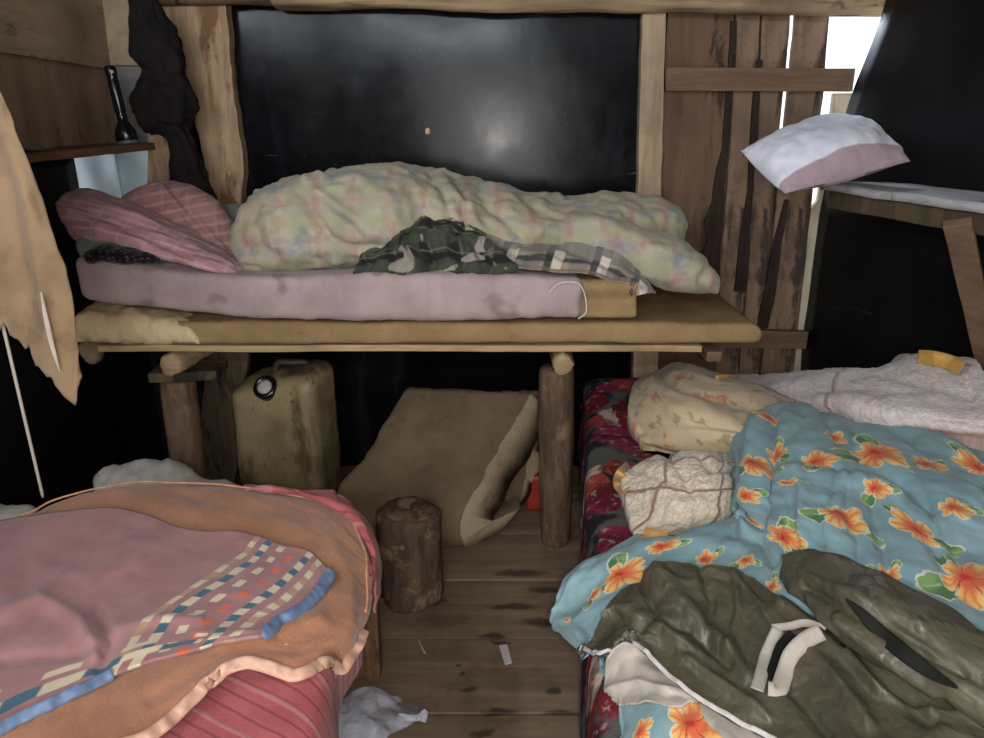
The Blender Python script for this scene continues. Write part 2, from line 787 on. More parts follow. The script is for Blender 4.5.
def m_wood(name, c1, c2, axis=0, grain=14.0, dark=None, darkamt=.0, bump=.4, rough=.8, blot=None):
    m = MB(name)
    sc = [grain, grain, grain]
    sc[axis] = grain * .07
    v = m.scale(m.warp(m.obj, 3.0, .06), tuple(sc))
    g = m.noise(v, 1.6, 6, .65)
    c = m.mix(m.smooth(g, .3, .7), lin(c1), lin(c2))
    big = m.noise(m.obj, 2.3, 4, .6)
    c = m.mix(m.smooth(big, .45, .75) * .6, c, lin(tuple(x * .55 for x in c1)))
    fine = m.noise(m.scale(v, (3.0, 3.0, 3.0)), 1.6, 4, .7)
    c = m.mix(m.smooth(fine, .55, .75) * .45, c, lin(tuple(x * .5 for x in c1)))
    if dark is not None:
        sc2 = [7.0, 7.0, 7.0]
        sc2[axis] = 1.3
        k = m.noise(m.scale(m.warp(m.obj, 7, .08), tuple(sc2), (3, 1, 2)), 1.0, 5, .6)
        c = m.mix(m.smooth(k, .62 - darkamt, .70 - darkamt), c, lin(dark))
    if blot is not None:
        k = m.noise(m.scale(m.obj, 1, (7, 2, 4)), 5.0, 5, .7)
        c = m.mix(m.smooth(k, .55, .72), c, lin(blot))
    h = g + m.noise(v, 6.0, 4, .7) * .4
    return m.done(c, rough, m.bump(h, bump, .004), .25)


def m_cloth(name, c1, c2, sc=6.0, weave=900.0, wamt=.25, rough=.9, sheen=.15, stain=None, stamt=.0, spec=.15, fuzz=None):
    m = MB(name)
    n = m.noise(m.obj, sc, 4, .6)
    c = m.mix(m.smooth(n, .3, .7), lin(c1), lin(c2))
    if stain is not None:
        k = m.noise(m.scale(m.obj, 1, (5, 3, 1)), sc * .9, 5, .6)
        c = m.mix(m.smooth(k, .58 - stamt, .72 - stamt) * .7, c, lin(stain))
    if fuzz is not None:
        k = m.noise(m.obj, fuzz[0], 3, .7)
        c = m.mix(m.smooth(k, .45, .7) * fuzz[1], c, lin(fuzz[2]))
    w = m.noise(m.obj, weave * .25, 2, .7)
    return m.done(c, rough, m.bump(w, wamt, .003), spec, sheen)


def m_plain(name, c, rough=.6, spec=.4, bump=0, bs=30.0, **kw):
    m = MB(name)
    n = m.noise(m.obj, bs, 4, .6)
    col = m.mix(n, lin(tuple(x * .85 for x in c)), lin(c))
    return m.done(col, rough, m.bump(n, bump, .004) if bump else None, spec, 0, **kw)


def m_black_sheet(name, dust=.25, r0=.14, spec=.12):
    m = MB(name)
    n = m.noise(m.obj, 3.0, 6, .65)
    f = m.noise(m.scale(m.warp(m.obj, 3, .3), (7.0, 7.0, 2.6)), 1.0, 6, .72)
    sm = m.noise(m.obj, 26.0, 5, .75)
    c = m.mix(m.smooth(n, .35, .7), lin((9, 9, 11)), lin((16, 17, 20)))
    c = m.mix(m.smooth(f, .52, .8) * dust, c, lin((52, 52, 57)))
    c = m.mix(m.smooth(sm, .66, .74) * dust, c, lin((120, 118, 120)))
    # fine scratches where things have rubbed along the sheet
    for ang, ph in ((.9, 0.0), (-.5, 3.0), (.35, 7.0)):
        sc_ = m.noise(m.scale(m.warp(m.obj, 2, .2), (2.2, 2.2, 60.0), (ph, ph, ph), (0, ang, 0)), 1.0, 2, .5)
        ms_ = m.noise(m.scale(m.obj, 1, (ph + 1, 2, 3)), 3.0, 2, .5)
        c = m.mix(m.smooth(sc_, .70, .74) * m.smooth(ms_, .52, .62) * dust * 1.6, c, lin((96, 94, 98)))
    f2 = m.noise(m.scale(m.warp(m.obj, 2, .15), (9.0, 9.0, .9), (4, 0, 0)), 1.0, 4, .6)
    c = m.mix(m.smooth(f2, .55, .75) * dust * .6, c, lin((50, 50, 56)))
    r = r0 + m.smooth(m.noise(m.scale(m.obj, 1, (3, 1, 2)), 3.0, 5, .65), .3, .7) * .08
    nb = m.bump(m.noise(m.obj, 4.0, 2, .4), .03, .05)
    nb = m.bump(m.noise(m.scale(m.obj, (16.0, 16.0, 10.0)), 1.0, 3, .5), .03, .01, nb)
    return m.done(c, r, nb, spec)


M = {}
M['floor'] = None


def m_floor():
    m = MB('worn_floorboards')
    x, y, z = m.sep(m.obj)
    yb = ((y - FLOOR_SEAM) / FLOOR_W).floor()
    v = m.comb(x * 1.0 + yb * 3.7, y * 12.0, yb)
    g = m.noise(m.warp(v, 2.5, .25), 1.3, 6, .65)
    c = m.mix(m.smooth(g, .3, .72), lin((104, 88, 71)), lin((130, 112, 92)))
    big = m.noise(m.obj, 3.1, 5, .65)
    c = m.mix(m.smooth(big, .48, .7) * .6, c, lin((70, 56, 43)))
    grit = m.noise(m.obj, 42.0, 4, .7)
    c = m.mix(m.smooth(grit, .62, .72) * .5, c, lin((50, 40, 32)))
    # worn knots and dark patches where they lie on the boards
    w = m.warp(m.obj, 16, .05)
    wx, wy, wz = m.sep(w)
    for (u, vv, hw, hh) in STAINS:
        p = atZ(u, vv, 0.0) - FLOOR_ORG
        ddx = (wx - float(p[0])) / hw
        ddy = (wy - float(p[1])) / hh
        d2 = ddx * ddx + ddy * ddy
        k = 1.0 - m.smooth(d2, .1, 1.7)
        c = m.mix(k * .75, c, lin((36, 28, 22)))
    h = g + grit * .4
    return m.done(c, .72, m.bump(h, .35, .004), .25)


def m_lilac():
    m = MB('stained_lilac_sheet')
    x, y, z = m.sep(m.obj)
    n = m.noise(m.obj, 5, 4, .6)
    c = m.mix(m.smooth(n, .3, .7), lin((146, 126, 127)), lin((170, 150, 150)))
    k = m.noise(m.scale(m.obj, (7.0, 7.0, 9.0), (3.3, 0, 1)), 1, 2, .5)
    c = m.mix(m.smooth(k, .60, .70) * .6, c, lin((112, 94, 90)))
    st = m.noise(m.scale(m.obj, (34.0, 10.0, 3.0)), 1, 3, .6)
    c = m.mix(m.smooth(st, .58, .8) * .35, c, lin((124, 106, 108)))
    return m.done(c, .9, m.bump(st + n, .35, .008), .15, .1)


def m_foam(name, c1, c2, dirt):
    m = MB(name)
    n = m.noise(m.obj, 5, 5, .6)
    c = m.mix(m.smooth(n, .3, .7), lin(c1), lin(c2))
    k = m.noise(m.scale(m.obj, 1, (2, 5, 3)), 8, 5, .7)
    c = m.mix(m.smooth(k, .58, .72) * .6, c, lin(dirt))
    h = m.vor(m.obj, 160.0) + m.noise(m.obj, 45, 4, .7)
    return m.done(c, .95, m.bump(h, .35, .006), .1)


def stripe(m, x, per, a, b, soft=.02):
    """1 between a and b of each period"""
    f = (x / per).frac()
    return m.smooth(f, a - soft, a + soft) * (1.0 - m.smooth(f, b - soft, b + soft))


def m_pastel():
    m = MB('pastel_plaid_quilting')
    v = m.warp(m.uv, 5.0, .06)
    x, y, z = m.sep(v)
    base = m.noise(m.uv, 7, 4, .6)
    c = m.mix(m.smooth(base, .35, .65), lin((144, 138, 119)), lin((164, 158, 138)))
    w = m.noise(m.scale(m.uv, 1, (3, 7, 0)), 16, 4, .7)
    wk = m.smooth(w, .38, .6)
    c = m.mix(stripe(m, x, .115, .08, .26, .03) * wk * .55, c, lin((158, 112, 106)))
    c = m.mix(stripe(m, y, .125, .1, .24, .03) * wk * .5, c, lin((160, 116, 108)))
    c = m.mix(stripe(m, y, .125, .45, .72, .05) * .4, c, lin((156, 150, 110)))
    c = m.mix(stripe(m, x, .115, .5, .8, .05) * .35, c, lin((146, 152, 124)))
    b = m.noise(m.scale(m.uv, 1, (1, 2, 5)), 9, 3, .6)
    c = m.mix(m.smooth(b, .55, .68) * .65, c, lin((112, 120, 138)))
    p = m.noise(m.scale(m.uv, 1, (9, 4, 5)), 12, 3, .6)
    c = m.mix(m.smooth(p, .55, .7) * .45, c, lin((152, 104, 102)))
    d = m.noise(m.scale(m.uv, 1, (4, 4, 9)), 5, 4, .6)
    c = m.mix(m.smooth(d, .6, .8) * .45, c, lin((122, 104, 80)))
    h = m.noise(m.uv, 40, 4, .65) + m.noise(m.uv, 250, 2) * .3
    return m.done(c, .9, m.bump(h, .35, .006), .12, .15)


def m_tartan(name, base, darkc, mid, accent, per=.1, light=None, dist=.012):
    m = MB(name)
    v = m.warp(m.uv, 8, dist)
    x, y, z = m.sep(v)
    c = m.mix(m.noise(m.uv, 20, 3), lin(base), lin(tuple(q * .88 for q in base)))
    for q in (x, y):
        c = m.mix(stripe(m, q, per, .0, .38) * .62, c, lin(mid))
        c = m.mix(stripe(m, q, per, .46, .62) * .8, c, lin(darkc))
        c = m.mix(stripe(m, q, per, .78, .86) * .7, c, lin(accent))
    if light is not None:
        c = m.mix(stripe(m, x, per, .62, .84) * stripe(m, y, per, .25, .8), c, lin(light))
    return m.done(c, .9, m.bump(m.noise(m.uv, 260, 2, .7), .25, .003), .12, .15)


def m_shirt():
    m = MB('dark_green_check')
    v = m.warp(m.uv, 7, .09)
    x, y, z = m.sep(v)
    c = m.mix(m.noise(m.uv, 20, 3), lin((46, 48, 42)), lin((58, 60, 52)))
    for q in (x, y):
        c = m.mix(stripe(m, q, .10, .0, .45) * .6, c, lin((66, 70, 58)))
        c = m.mix(stripe(m, q, .10, .55, .75) * .8, c, lin((26, 26, 26)))
        c = m.mix(stripe(m, q, .10, .82, .86) * .6, c, lin((112, 106, 94)))
    k = m.noise(m.scale(m.uv, 1, (5, 2, 0)), 11, 2, .5, .6)
    c = m.mix(m.smooth(k, .60, .64) * .85, c, lin((146, 138, 128)))
    return m.done(c, .9, m.bump(m.noise(m.uv, 260, 2, .7), .25, .003), .12, .1)


def m_pink(name, c1, c2, line):
    m = MB(name)
    x, y, z = m.sep(m.warp(m.uv, 6, .02))
    n = m.noise(m.uv, 9, 4, .6)
    c = m.mix(m.smooth(n, .3, .7), lin(c1), lin(c2))
    c = m.mix(stripe(m, y, .034, .0, .3, .06) * .45, c, lin(line))
    c = m.mix(stripe(m, x, .09, .0, .12, .03) * .25, c, lin(line))
    k = m.noise(m.scale(m.uv, 1, (3, 3, 3)), 6, 4, .6)
    c = m.mix(m.smooth(k, .55, .75) * .5, c, lin(tuple(q * .62 for q in c1)))
    return m.done(c, .85, m.bump(m.noise(m.uv, 60, 4, .6), .4, .005), .15, .1)


def m_redcloth():
    m = MB('red_ribbed_bedspread')
    x, y, z = m.sep(m.warp(m.obj, 3, .04))
    n = m.noise(m.obj, 8, 4, .6)
    c = m.mix(m.smooth(n, .3, .7), lin((158, 76, 80)), lin((184, 98, 100)))
    s1 = stripe(m, y + x * .55, .034, .0, .22, .04)
    c = m.mix(s1 * .5, c, lin((112, 46, 52)))
    s2 = stripe(m, y + x * .55, .1, .0, .12, .03)
    c = m.mix(s2 * .5, c, lin((196, 140, 132)))
    return m.done(c, .9, m.bump(s1 * -1.0 + m.noise(m.obj, 300, 2), .4, .004), .12, .15)


def m_orange():
    m = MB('rust_wool_blanket')
    n = m.noise(m.obj, 5, 5, .6)
    c = m.mix(m.smooth(n, .3, .7), lin((150, 102, 76)), lin((176, 124, 95)))
    f = m.noise(m.scale(m.obj, (260.0, 120.0, 200.0)), 1, 3, .7)
    c = m.mix(m.smooth(f, .5, .72) * .35, c, lin((200, 148, 116)))
    k = m.noise(m.scale(m.obj, 1, (4, 4, 4)), 22, 4, .7)
    c = m.mix(m.smooth(k, .6, .75) * .4, c, lin((116, 76, 56)))
    fl = m.noise(m.obj, 70, 2, .5)
    c = m.mix(m.smooth(fl, .74, .77), c, lin((220, 170, 120)))
    return m.done(c, .95, m.bump(f + k, .4, .004), .1, .25)


def m_mauve(width):
    """mauve blanket: chequered bands near its right edge (uv x measured from there)"""
    m = MB('mauve_check_blanket')
    x, y, z = m.sep(m.warp(m.uv, 8, .008))
    n = m.noise(m.obj, 7, 5, .6)
    c = m.mix(m.smooth(n, .3, .7), lin((150, 105, 107)), lin((170, 125, 125)))
    k = m.noise(m.scale(m.obj, 1, (4, 1, 4)), 14, 4, .7)
    c = m.mix(m.smooth(k, .58, .74) * .35, c, lin((124, 84, 86)))
    d = 0.0 - x          # distance from the right edge, m
    cream, teal, coral, tan = lin((206, 190, 164)), lin((62, 100, 118)), lin((204, 102, 76)), lin((176, 140, 118))

    def band(d, y, a, b, ph, ca, cb, fb=1.0, per=.058):
        inb = m.smooth(d, a, a + .003) * (1.0 - m.smooth(d, b - .003, b))
        q = stripe(m, y + ph, per, .02, .5, .03)
        return inb, q
    rows = [(.045, .070, .0, cream, tan), (.088, .112, .045, teal, cream), (.130, .152, .02, coral, None), (.170, .192, .065, cream, None), (.212, .236, .0, teal, cream), (.252, .272, .04, cream, tan)]
    for a, b, ph, ca, cb in rows:
        inb, q = band(d, y, a, b, ph, ca, cb, per=.078)
        if cb is not None:
            c = m.mix(inb, c, m.mix(q, cb, ca))
        else:
            c = m.mix(inb * q, c, ca)
    e = width - y
    lo = m.smooth(d, .12, .122)
    for a, b, ph, ca, cb in ((.030, .056, .0, teal, cream), (.066, .084, .05, cream, None)):
        inb, q = band(e, d, a, b, ph, ca, cb, per=.13)
        c = m.mix((inb * lo if cb is not None else inb * lo * q), c, m.mix(q, cb, ca) if cb is not None else ca)
    return m.done(c, .95, m.bump(m.noise(m.obj, 320, 2, .7) + k, .3, .003), .1, .25)


def m_roses():
    m = MB('dark_rose_plush')
    v = m.warp(m.warp(m.obj, 5, .16), 14, .05)
    d = m.vor(m.scale(v, (1.0, .9, 1.0)), 8.5)
    pet = m.noise(v, 9, 3, .5, 1.2)
    col = m.vor(m.scale(v, (1.0, .9, 1.0)), 8.5, out='Color')
    sx, sy, sz = m.sep(col)
    rose = m.ramp(sx, [(0, lin((116, 36, 42))), (.34, lin((156, 70, 62))), (.5, lin((190, 168, 152))), (.66, lin((126, 42, 70)))], 'CONSTANT')
    rose = m.mix(m.smooth(pet, .42, .62) * .8, rose, lin((78, 26, 34)))
    fine = m.noise(m.warp(m.obj, 30, .03), 34, 3, .6)
    rose = m.mix(m.smooth(fine, .56, .66) * .5, rose, lin((190, 168, 152)))
    leaf = m.mix(m.smooth(m.noise(v, 7, 2), .45, .6), lin((34, 34, 38)), lin((84, 86, 82)))
    c = m.mix(m.smooth(d, .50, .60), rose, leaf)
    wine = lin((58, 18, 26))
    x, y, z = m.sep(m.obj)
    h = m.noise(m.obj, 160, 3, .7)
    c = m.mix(m.smooth(h, .6, .7) * .15, c, lin((130, 90, 86)))
    return m.done(c, .85, m.bump(h, .5, .006), .12, 0)


def m_creamfloral():
    m = MB('cream_leaf_print')
    v = m.warp(m.uv, 12, .04)
    c = m.mix(m.noise(m.uv, 6, 3), lin((184, 162, 130)), lin((206, 186, 155)))
    a = m.noise(m.scale(v, 1, (2, 0, 0)), 14, 3, .6)
    c = m.mix(m.smooth(a, .57, .62) * .75, c, lin((140, 132, 94)))
    b = m.noise(m.scale(v, 1, (7, 5, 0)), 11, 3, .6)
    c = m.mix(m.smooth(b, .6, .65) * .8, c, lin((188, 118, 78)))
    return m.done(c, .9, m.bump(m.noise(m.uv, 50, 3), .25, .004), .12, .1)


def m_sherpa(name, c1, c2, line, per, spots=None):
    m = MB(name)
    x, y, z = m.sep(m.warp(m.uv, 7, .05))
    f = m.vor(m.uv, 150.0)
    n = m.noise(m.uv, 60, 4, .7)
    c = m.mix(m.smooth(n, .35, .65), lin(c1), lin(c2))
    l = stripe(m, x, per[0], .0, per[2], .02).max(stripe(m, y, per[1], .0, per[2] * per[0] / per[1], .02))
    c = m.mix(l * .8, c, lin(line))
    return m.done(c, .95, m.bump(f + n * .7, .4, .008), .08, .3)


def m_fabric_uv_edge(name, c1, c2, t0, band):
    m = MB(name)
    x, y, z = m.sep(m.uv)
    n = m.noise(m.uv, 6, 4, .6)
    c = m.mix(m.smooth(n, .3, .7), lin(c1), lin(c2))
    c = m.mix(m.smooth(y, t0 - .004, t0), c, lin(band))
    return m.done(c, .85, m.bump(m.noise(m.uv, 30, 4, .6), .35, .006), .15, .1)


def m_nylon():
    m = MB('olive_nylon')
    n = m.noise(m.obj, 6, 4, .6)
    c = m.mix(m.smooth(n, .3, .7), lin((68, 65, 52)), lin((86, 82, 66)))
    k = m.noise(m.scale(m.warp(m.obj, 8, .08), (13.0, 6.0, 9.0)), 1, 3, .6)
    h = m.noise(m.obj, 38, 4, .6)
    rd = (m.noise(m.scale(m.warp(m.obj, 5, .12), (15.0, 9.0, 12.0), (2, 1, 0)), 1, 3, .55) - .5).abs()
    nb = m.bump(k, .35, .02)
    nb = m.bump(rd, .8, .02, nb)
    nb = m.bump(h, .2, .006, nb)
    return m.done(c, .44, nb, .45, .0)


def m_jerry():
    m = MB('dirty_translucent_plastic')
    x, y, z = m.sep(m.obj)
    n = m.noise(m.obj, 6, 5, .6)
    c = m.mix(m.smooth(n, .3, .7), lin((118, 102, 72)), lin((148, 131, 98)))
    s = m.noise(m.scale(m.warp(m.obj, 5, .06), (14.0, 14.0, 3.0)), 1, 5, .65)
    c = m.mix(m.smooth(s, .5, .68) * .8, c, lin((66, 50, 30)))
    g = m.noise(m.obj, 34, 4, .7)
    c = m.mix(m.smooth(g, .62, .70) * .8, c, lin((40, 30, 22)))
    wx, wy, wz = m.sep(m.warp(m.obj, 9, .12))
    c = m.mix((1.0 - m.smooth(wz, .1, .3)) * .55, c, lin((74, 58, 38)))
    c = m.mix(m.smooth(wz, .55, .6) * .8, c, lin((40, 32, 24)))
    return m.done(c, .5, m.bump(n, .2, .02), .4, 0, Subsurface_Weight=.0)


def m_bark(name, c1, c2, pale, amt=.0):
    m = MB(name)
    g = m.noise(m.scale(m.warp(m.obj, 6, .06), (26.0, 26.0, 5.0)), 1, 6, .7)
    c = m.mix(m.smooth(g, .32, .68), lin(c1), lin(c2))
    k = m.noise(m.obj, 9, 5, .7)
    c = m.mix(m.smooth(k, .56 - amt, .68 - amt) * .8, c, lin(pale))
    return m.done(c, .85, m.bump(g + k * .6, .8, .012), .2)


def m_translucent(name, c, rough=.3):
    m = MB(name)
    d = m.node('ShaderNodeBsdfTranslucent')
    n = m.noise(m.scale(m.obj, (2.0, 2.0, 2.0), (0, 0, 0), (.5, .3, 0)), 1.2, 2, .5)
    col = m.mix(m.smooth(n, .3, .7), lin(tuple(q * .6 for q in c)), lin(c))
    m.put(d.inputs['Color'], col)
    ms = m.node('ShaderNodeMixShader')
    ms.inputs[0].default_value = .35
    m.put(m.b.inputs['Base Color'], col)
    m.b.inputs['Roughness'].default_value = rough
    m.put(m.b.inputs['Normal'], m.bump(n, .3, .03))
    m.nt.links.new(d.outputs[0], ms.inputs[1])
    m.nt.links.new(m.b.outputs[0], ms.inputs[2])
    m.nt.links.new(ms.outputs[0], m.out.inputs[0])
    return m.m


def m_bagfilm():
    m = MB('thin_white_film')
    t = m.node('ShaderNodeBsdfTransparent')
    ms = m.node('ShaderNodeMixShader')
    n = m.noise(m.obj, 25, 4, .6)
    m.put(ms.inputs[0], .12 + n * .5)
    m.b.inputs['Base Color'].default_value = lin((205, 208, 220))
    m.b.inputs['Roughness'].default_value = .3
    m.put(m.b.inputs['Normal'], m.bump(n, .6, .01))
    m.nt.links.new(t.outputs[0], ms.inputs[1])
    m.nt.links.new(m.b.outputs[0], ms.inputs[2])
    m.nt.links.new(ms.outputs[0], m.out.inputs[0])
    return m.m


def print_layers(o, grid, flowers):
    """second and third uv layers: every face carries its own flower's local coordinates"""
    V, uv, N = grid
    px = proj(V)
    face = np.einsum('ijk,ijk->ij', N, CAM - V) > 0
    FLW = []
    for (u, v, rad, rot, leaf, sq) in flowers:
        d = np.linalg.norm(px - (u, v), axis=-1) + np.where(face, 0, 1e4)
        j = np.unravel_index(np.argmin(d), d.shape)
        R = rad * np.linalg.norm(V[j] - CAM) / FPX * 1.16
        FLW.append((uv[j][0], uv[j][1], R, rot, leaf, sq))
    me = o.data
    nl = len(me.loops)
    base = np.zeros(nl * 2, np.float32)
    me.uv_layers['UVMap'].data.foreach_get('uv', base)
    base = base.reshape(-1, 2).astype(float)
    ls = np.zeros(len(me.polygons), int)
    lt = np.zeros(len(me.polygons), int)
    me.polygons.foreach_get('loop_start', ls)
    me.polygons.foreach_get('loop_total', lt)
    pid = np.repeat(np.arange(len(ls)), lt)
    cen = np.stack([np.bincount(pid, base[:, k]) / lt for k in (0, 1)], -1)
    best = np.argmin(np.stack([np.hypot(cen[:, 0] - f[0], cen[:, 1] - f[1]) / f[2] for f in FLW]), 0)
    fl_ = np.array(FLW)[best[pid]]
    p = (base - fl_[:, :2]) / fl_[:, 2:3]
    cs, sn = np.cos(fl_[:, 3]), np.sin(fl_[:, 3])
    q = np.stack([p[:, 0] * cs - p[:, 1] * sn, (p[:, 0] * sn + p[:, 1] * cs) * fl_[:, 5]], -1)
    l1 = me.uv_layers.new(name='print')
    l1.data.foreach_set('uv', q.astype(np.float32).ravel())
    l2 = me.uv_layers.new(name='leaves')
    l2.data.foreach_set('uv', np.stack([fl_[:, 4], fl_[:, 5]], -1).astype(np.float32).ravel())


def m_hibiscus(base1, base2):
    m = MB('hibiscus_print_quilt')
    n = m.noise(m.uv, 8, 4, .6)
    c = m.mix(m.smooth(n, .3, .7), lin(base1), lin(base2))
    u1 = m.node('ShaderNodeUVMap', uv_map='print')
    u2 = m.node('ShaderNodeUVMap', uv_map='leaves')
    leaf, sq, _ = m.sep(u2.outputs[0])
    px, py, pz = m.sep(m.warp(m.warp(u1.outputs[0], 1.3, .4), 4.0, .16))
    r = m.math('SQRT', px * px + py * py)
    th = m.math('ARCTAN2', py, px)
    lobe = (th * 2.5).sin().abs()
    pr = (.36 + .64 * lobe.pow(.48)) * (.85 + .25 * (th + 1.0).sin())
    q = r / pr
    streak = m.smooth((th * 15.0 + r * 3.0).sin(), .1, .8)
    pet = m.mix(m.smooth(q, .25, .95), lin((206, 98, 66)), lin((238, 190, 112)))
    pet = m.mix(streak * .6, pet, lin((208, 104, 64)))
    pet = m.mix(1.0 - m.smooth(lobe, .05, .22), pet, lin((170, 66, 44)))
    pet = m.mix(1.0 - m.smooth(r, .05, .2), pet, lin((176, 48, 46)))
    white = lin((200, 204, 184))
    for k, (ang, off, aa_, bb_) in enumerate(((.5, 1.0, .66, .36), (2.7, .95, .6, .36), (4.6, 1.0, .64, .33))):
        ca, sa = math.cos(ang), math.sin(ang)
        lx = (px * ca + py * sa - off) / aa_
        ly = (py * ca - px * sa) / bb_
        e = lx * lx + ly * ly
        lw = leaf > (k + .5)
        green = m.mix(1.0 - m.smooth(ly.abs(), .05, .14), m.mix(m.smooth(lx + ly, -.4, .6), lin((78, 122, 84)), lin((128, 160, 104))), lin((150, 184, 120)))
        c = m.mix((e < 1.45) * lw, c, white)
        c = m.mix((e < 1.0) * lw, c, green)
    c = m.mix(r < pr + .08, c, white)
    c = m.mix(q < 1.0, c, pet)
    h = m.noise(m.uv, 22, 4, .6)
    return m.done(c, .85, m.bump(h, .35, .008), .15, .1)
# ------------------------------------------------------------------ the room
YB = 3.05                       # inner face of the back wall
XL = -1.48                      # inner face of the left wall
YF = -1.6                       # front wall behind the camera
FLOOR_W, FLOOR_SEAM = .30, float(atZ(500, 580, 0)[1])
STAINS = [(512, 606, .085, .016), (545, 622, .07, .022), (492, 636, .04, .018), (500, 642, .03, .008), (553, 692, .022, .012), (464, 673, .009, .009), (458, 665, .006, .006),
          (520, 573, .09, .02), (470, 690, .03, .012), (498, 712, .04, .012), (565, 712, .05, .008), (545, 590, .06, .02), (430, 600, .05, .03), (480, 733, .03, .015)]

wood_pale = m_wood('pale_rough_timber', (144, 122, 98), (176, 153, 126), 2, 16, (96, 72, 52), .02)
wood_light = m_wood('pale_lit_board', (176, 164, 138), (204, 194, 168), 2, 14, (130, 104, 78), .03)  # paler than its neighbours: daylight on the board is put into its colour
wood_slab = m_wood('barked_slab_timber', (142, 116, 90), (180, 153, 123), 2, 22, (112, 82, 58), .07)
wood_beam = m_wood('peeled_log_timber', (140, 116, 88), (176, 152, 118), 0, 16, (90, 68, 48), .04)
wood_board = m_wood('brown_wall_board', (92, 70, 55), (114, 88, 70), 2, 12, (56, 42, 36), .05, blot=None)
wood_mold = m_wood('mouldy_wall_board', (112, 90, 72), (138, 114, 94), 2, 12, (60, 48, 42), .09, blot=(78, 64, 56))
wood_left = m_wood('left_wall_plywood', (146, 126, 102), (170, 150, 124), 1, 8, (104, 82, 62), .04)
wood_left2 = m_wood('left_wall_board', (132, 112, 92), (158, 136, 113), 2, 9, (84, 58, 44), .05, blot=(118, 90, 70))
wood_rail = m_wood('rail_timber', (98, 76, 60), (120, 95, 75), 0, 16, (60, 44, 34), .0)
wood_shelf = m_wood('shelf_timber', (96, 70, 48), (126, 94, 66), 1, 18, (60, 40, 28), .0)
wood_plat = m_wood('bunk_board_timber', (150, 124, 92), (178, 151, 116), 0, 20, (110, 80, 54), .02)
wood_grey = m_wood('weathered_grey_plank', (150, 148, 146), (186, 186, 188), 1, 16, (96, 90, 84), .04, blot=(118, 112, 106))
wood_dark = m_wood('dark_mossy_plank', (70, 58, 44), (92, 78, 58), 2, 12, (40, 34, 26), .08, blot=(64, 70, 50))
wood_frame = m_wood('bed_frame_timber', (96, 68, 48), (120, 88, 62), 2, 16, (60, 44, 32), .02)
roof_mat = m_wood('roof_boards', (86, 72, 58), (108, 92, 74), 0, 10)
bark = m_bark('stump_bark', (54, 43, 35), (86, 69, 54), (126, 104, 80), .04)
bark2 = m_bark('post_bark', (72, 56, 44), (104, 84, 66), (122, 100, 78), .02)
sheet_back = m_black_sheet('black_sheeting_scuffed', .4)
sheet_side = m_black_sheet('black_sheeting', .08, .40, .22)

# floor: boards across the room
Vs, Fs = [], []
y0 = FLOOR_SEAM - FLOOR_W * 13
k = 0
while y0 < YB + .1:
    V_, F_ = rbox((XL - .1, max(y0 + .003, YF), -.03 + .0015 * (k % 3)), (2.3, min(y0 + FLOOR_W - .003, YB + .1), .0015 * (k % 2) - .0015), .0025, (30, 6, 2))
    if y0 + FLOOR_W > YF + .05:
        n0 = sum(len(x) for x in Vs)
        Vs.append(V_)
        Fs += [tuple(i + n0 for i in f) for f in F_]
    y0 += FLOOR_W
    k += 1
Vf = np.vstack(Vs)
FLOOR_ORG = origin_of(Vf)
M['floor'] = m_floor()
struct(link('floor', Vf, Fs, M['floor'], tree='floor'))
V_, F_ = box((XL - .1, YF, -.08), (2.3, YB + .1, -.031))
struct(link('floor_base', V_, F_, wood_dark))


def joined(parts):
    VV, FF, n = [], [], 0
    for V, F in parts:
        VV.append(V)
        FF += [tuple(i + n for i in f) for f in F]
        n += len(V)
    return np.vstack(VV), FF


def sheet_wall(p00, p10, p01, p11, t, nu=50, nv=30, amp=.006, seed=0):
    """a slightly slack sheet between four corners, thickness away from room"""
    a = np.linspace(0, 1, nu)[None, :, None]
    b = np.linspace(0, 1, nv)[:, None, None]
    V = (1 - b) * ((1 - a) * p00 + a * p10) + b * ((1 - a) * p01 + a * p11)
    N = normals(V)
    if float(np.mean(np.einsum('ijk,ijk->ij', N, CAM - V))) < 0:
        N = -N
    V = V + N * (amp * fbm(V * 2.6, 3, seed))[..., None]
    return shell(V, N, t)[:2]


A = np.array
# back wall: black sheeting on the left two thirds
V_, F_ = sheet_wall(A([-1.27, YB, 2.0]), A([.66, YB, 2.0]), A([-1.27, YB, 0]), A([.66, YB, 0]), .04, 60, 60, .0012, 3)
struct(link('wall_back', V_, F_, sheet_back, tree='wall_back'))

# back wall, right third: loose upright boards with gaps
YBD = YB + .01


def board_px(px, name, mat, t=.022, y=YBD, seed=0, jag=.004):
    P = [atY(u, v, y) for u, v in px]
    V, F = extr(P, (0, t, 0), jag, seed, .05)
    o = struct(link(name, V, F, mat, smooth=False))
    fixn(o)
    return o


board_px([(655, -60), (735, -60), (734, 30), (731, 95), (722, 150), (716, 200), (715, 260), (709, 470), (640, 470)], 'trim_1', wood_board, seed=1)
board_px([(737.5, -60), (762, -60), (757, 95), (745, 290), (728, 470), (712, 470), (720, 290), (728, 180), (733, 95)], 'trim_2', wood_mold, seed=2)
board_px([(765, -60), (793, -60), (790, 30), (782.5, 95), (772, 200), (762, 330), (748, 470), (730, 470), (747, 290), (759, 95)], 'trim_3', wood_mold, seed=3, jag=.002)
board_px([(800, -60), (832, -60), (829, 20), (823, 95), (812, 200), (798, 330), (783, 470), (751, 470), (766, 330), (777, 200), (788, 95), (795.5, 20)], 'trim_4', wood_mold, seed=4, jag=.002)
board_px([(834, 93), (866, 93), (866, 200), (840, 330), (830, 470), (765, 470), (785, 330), (800, 222), (818, 200), (829, 130)], 'trim_5', wood_light, y=YB + .036, seed=5, jag=.002)
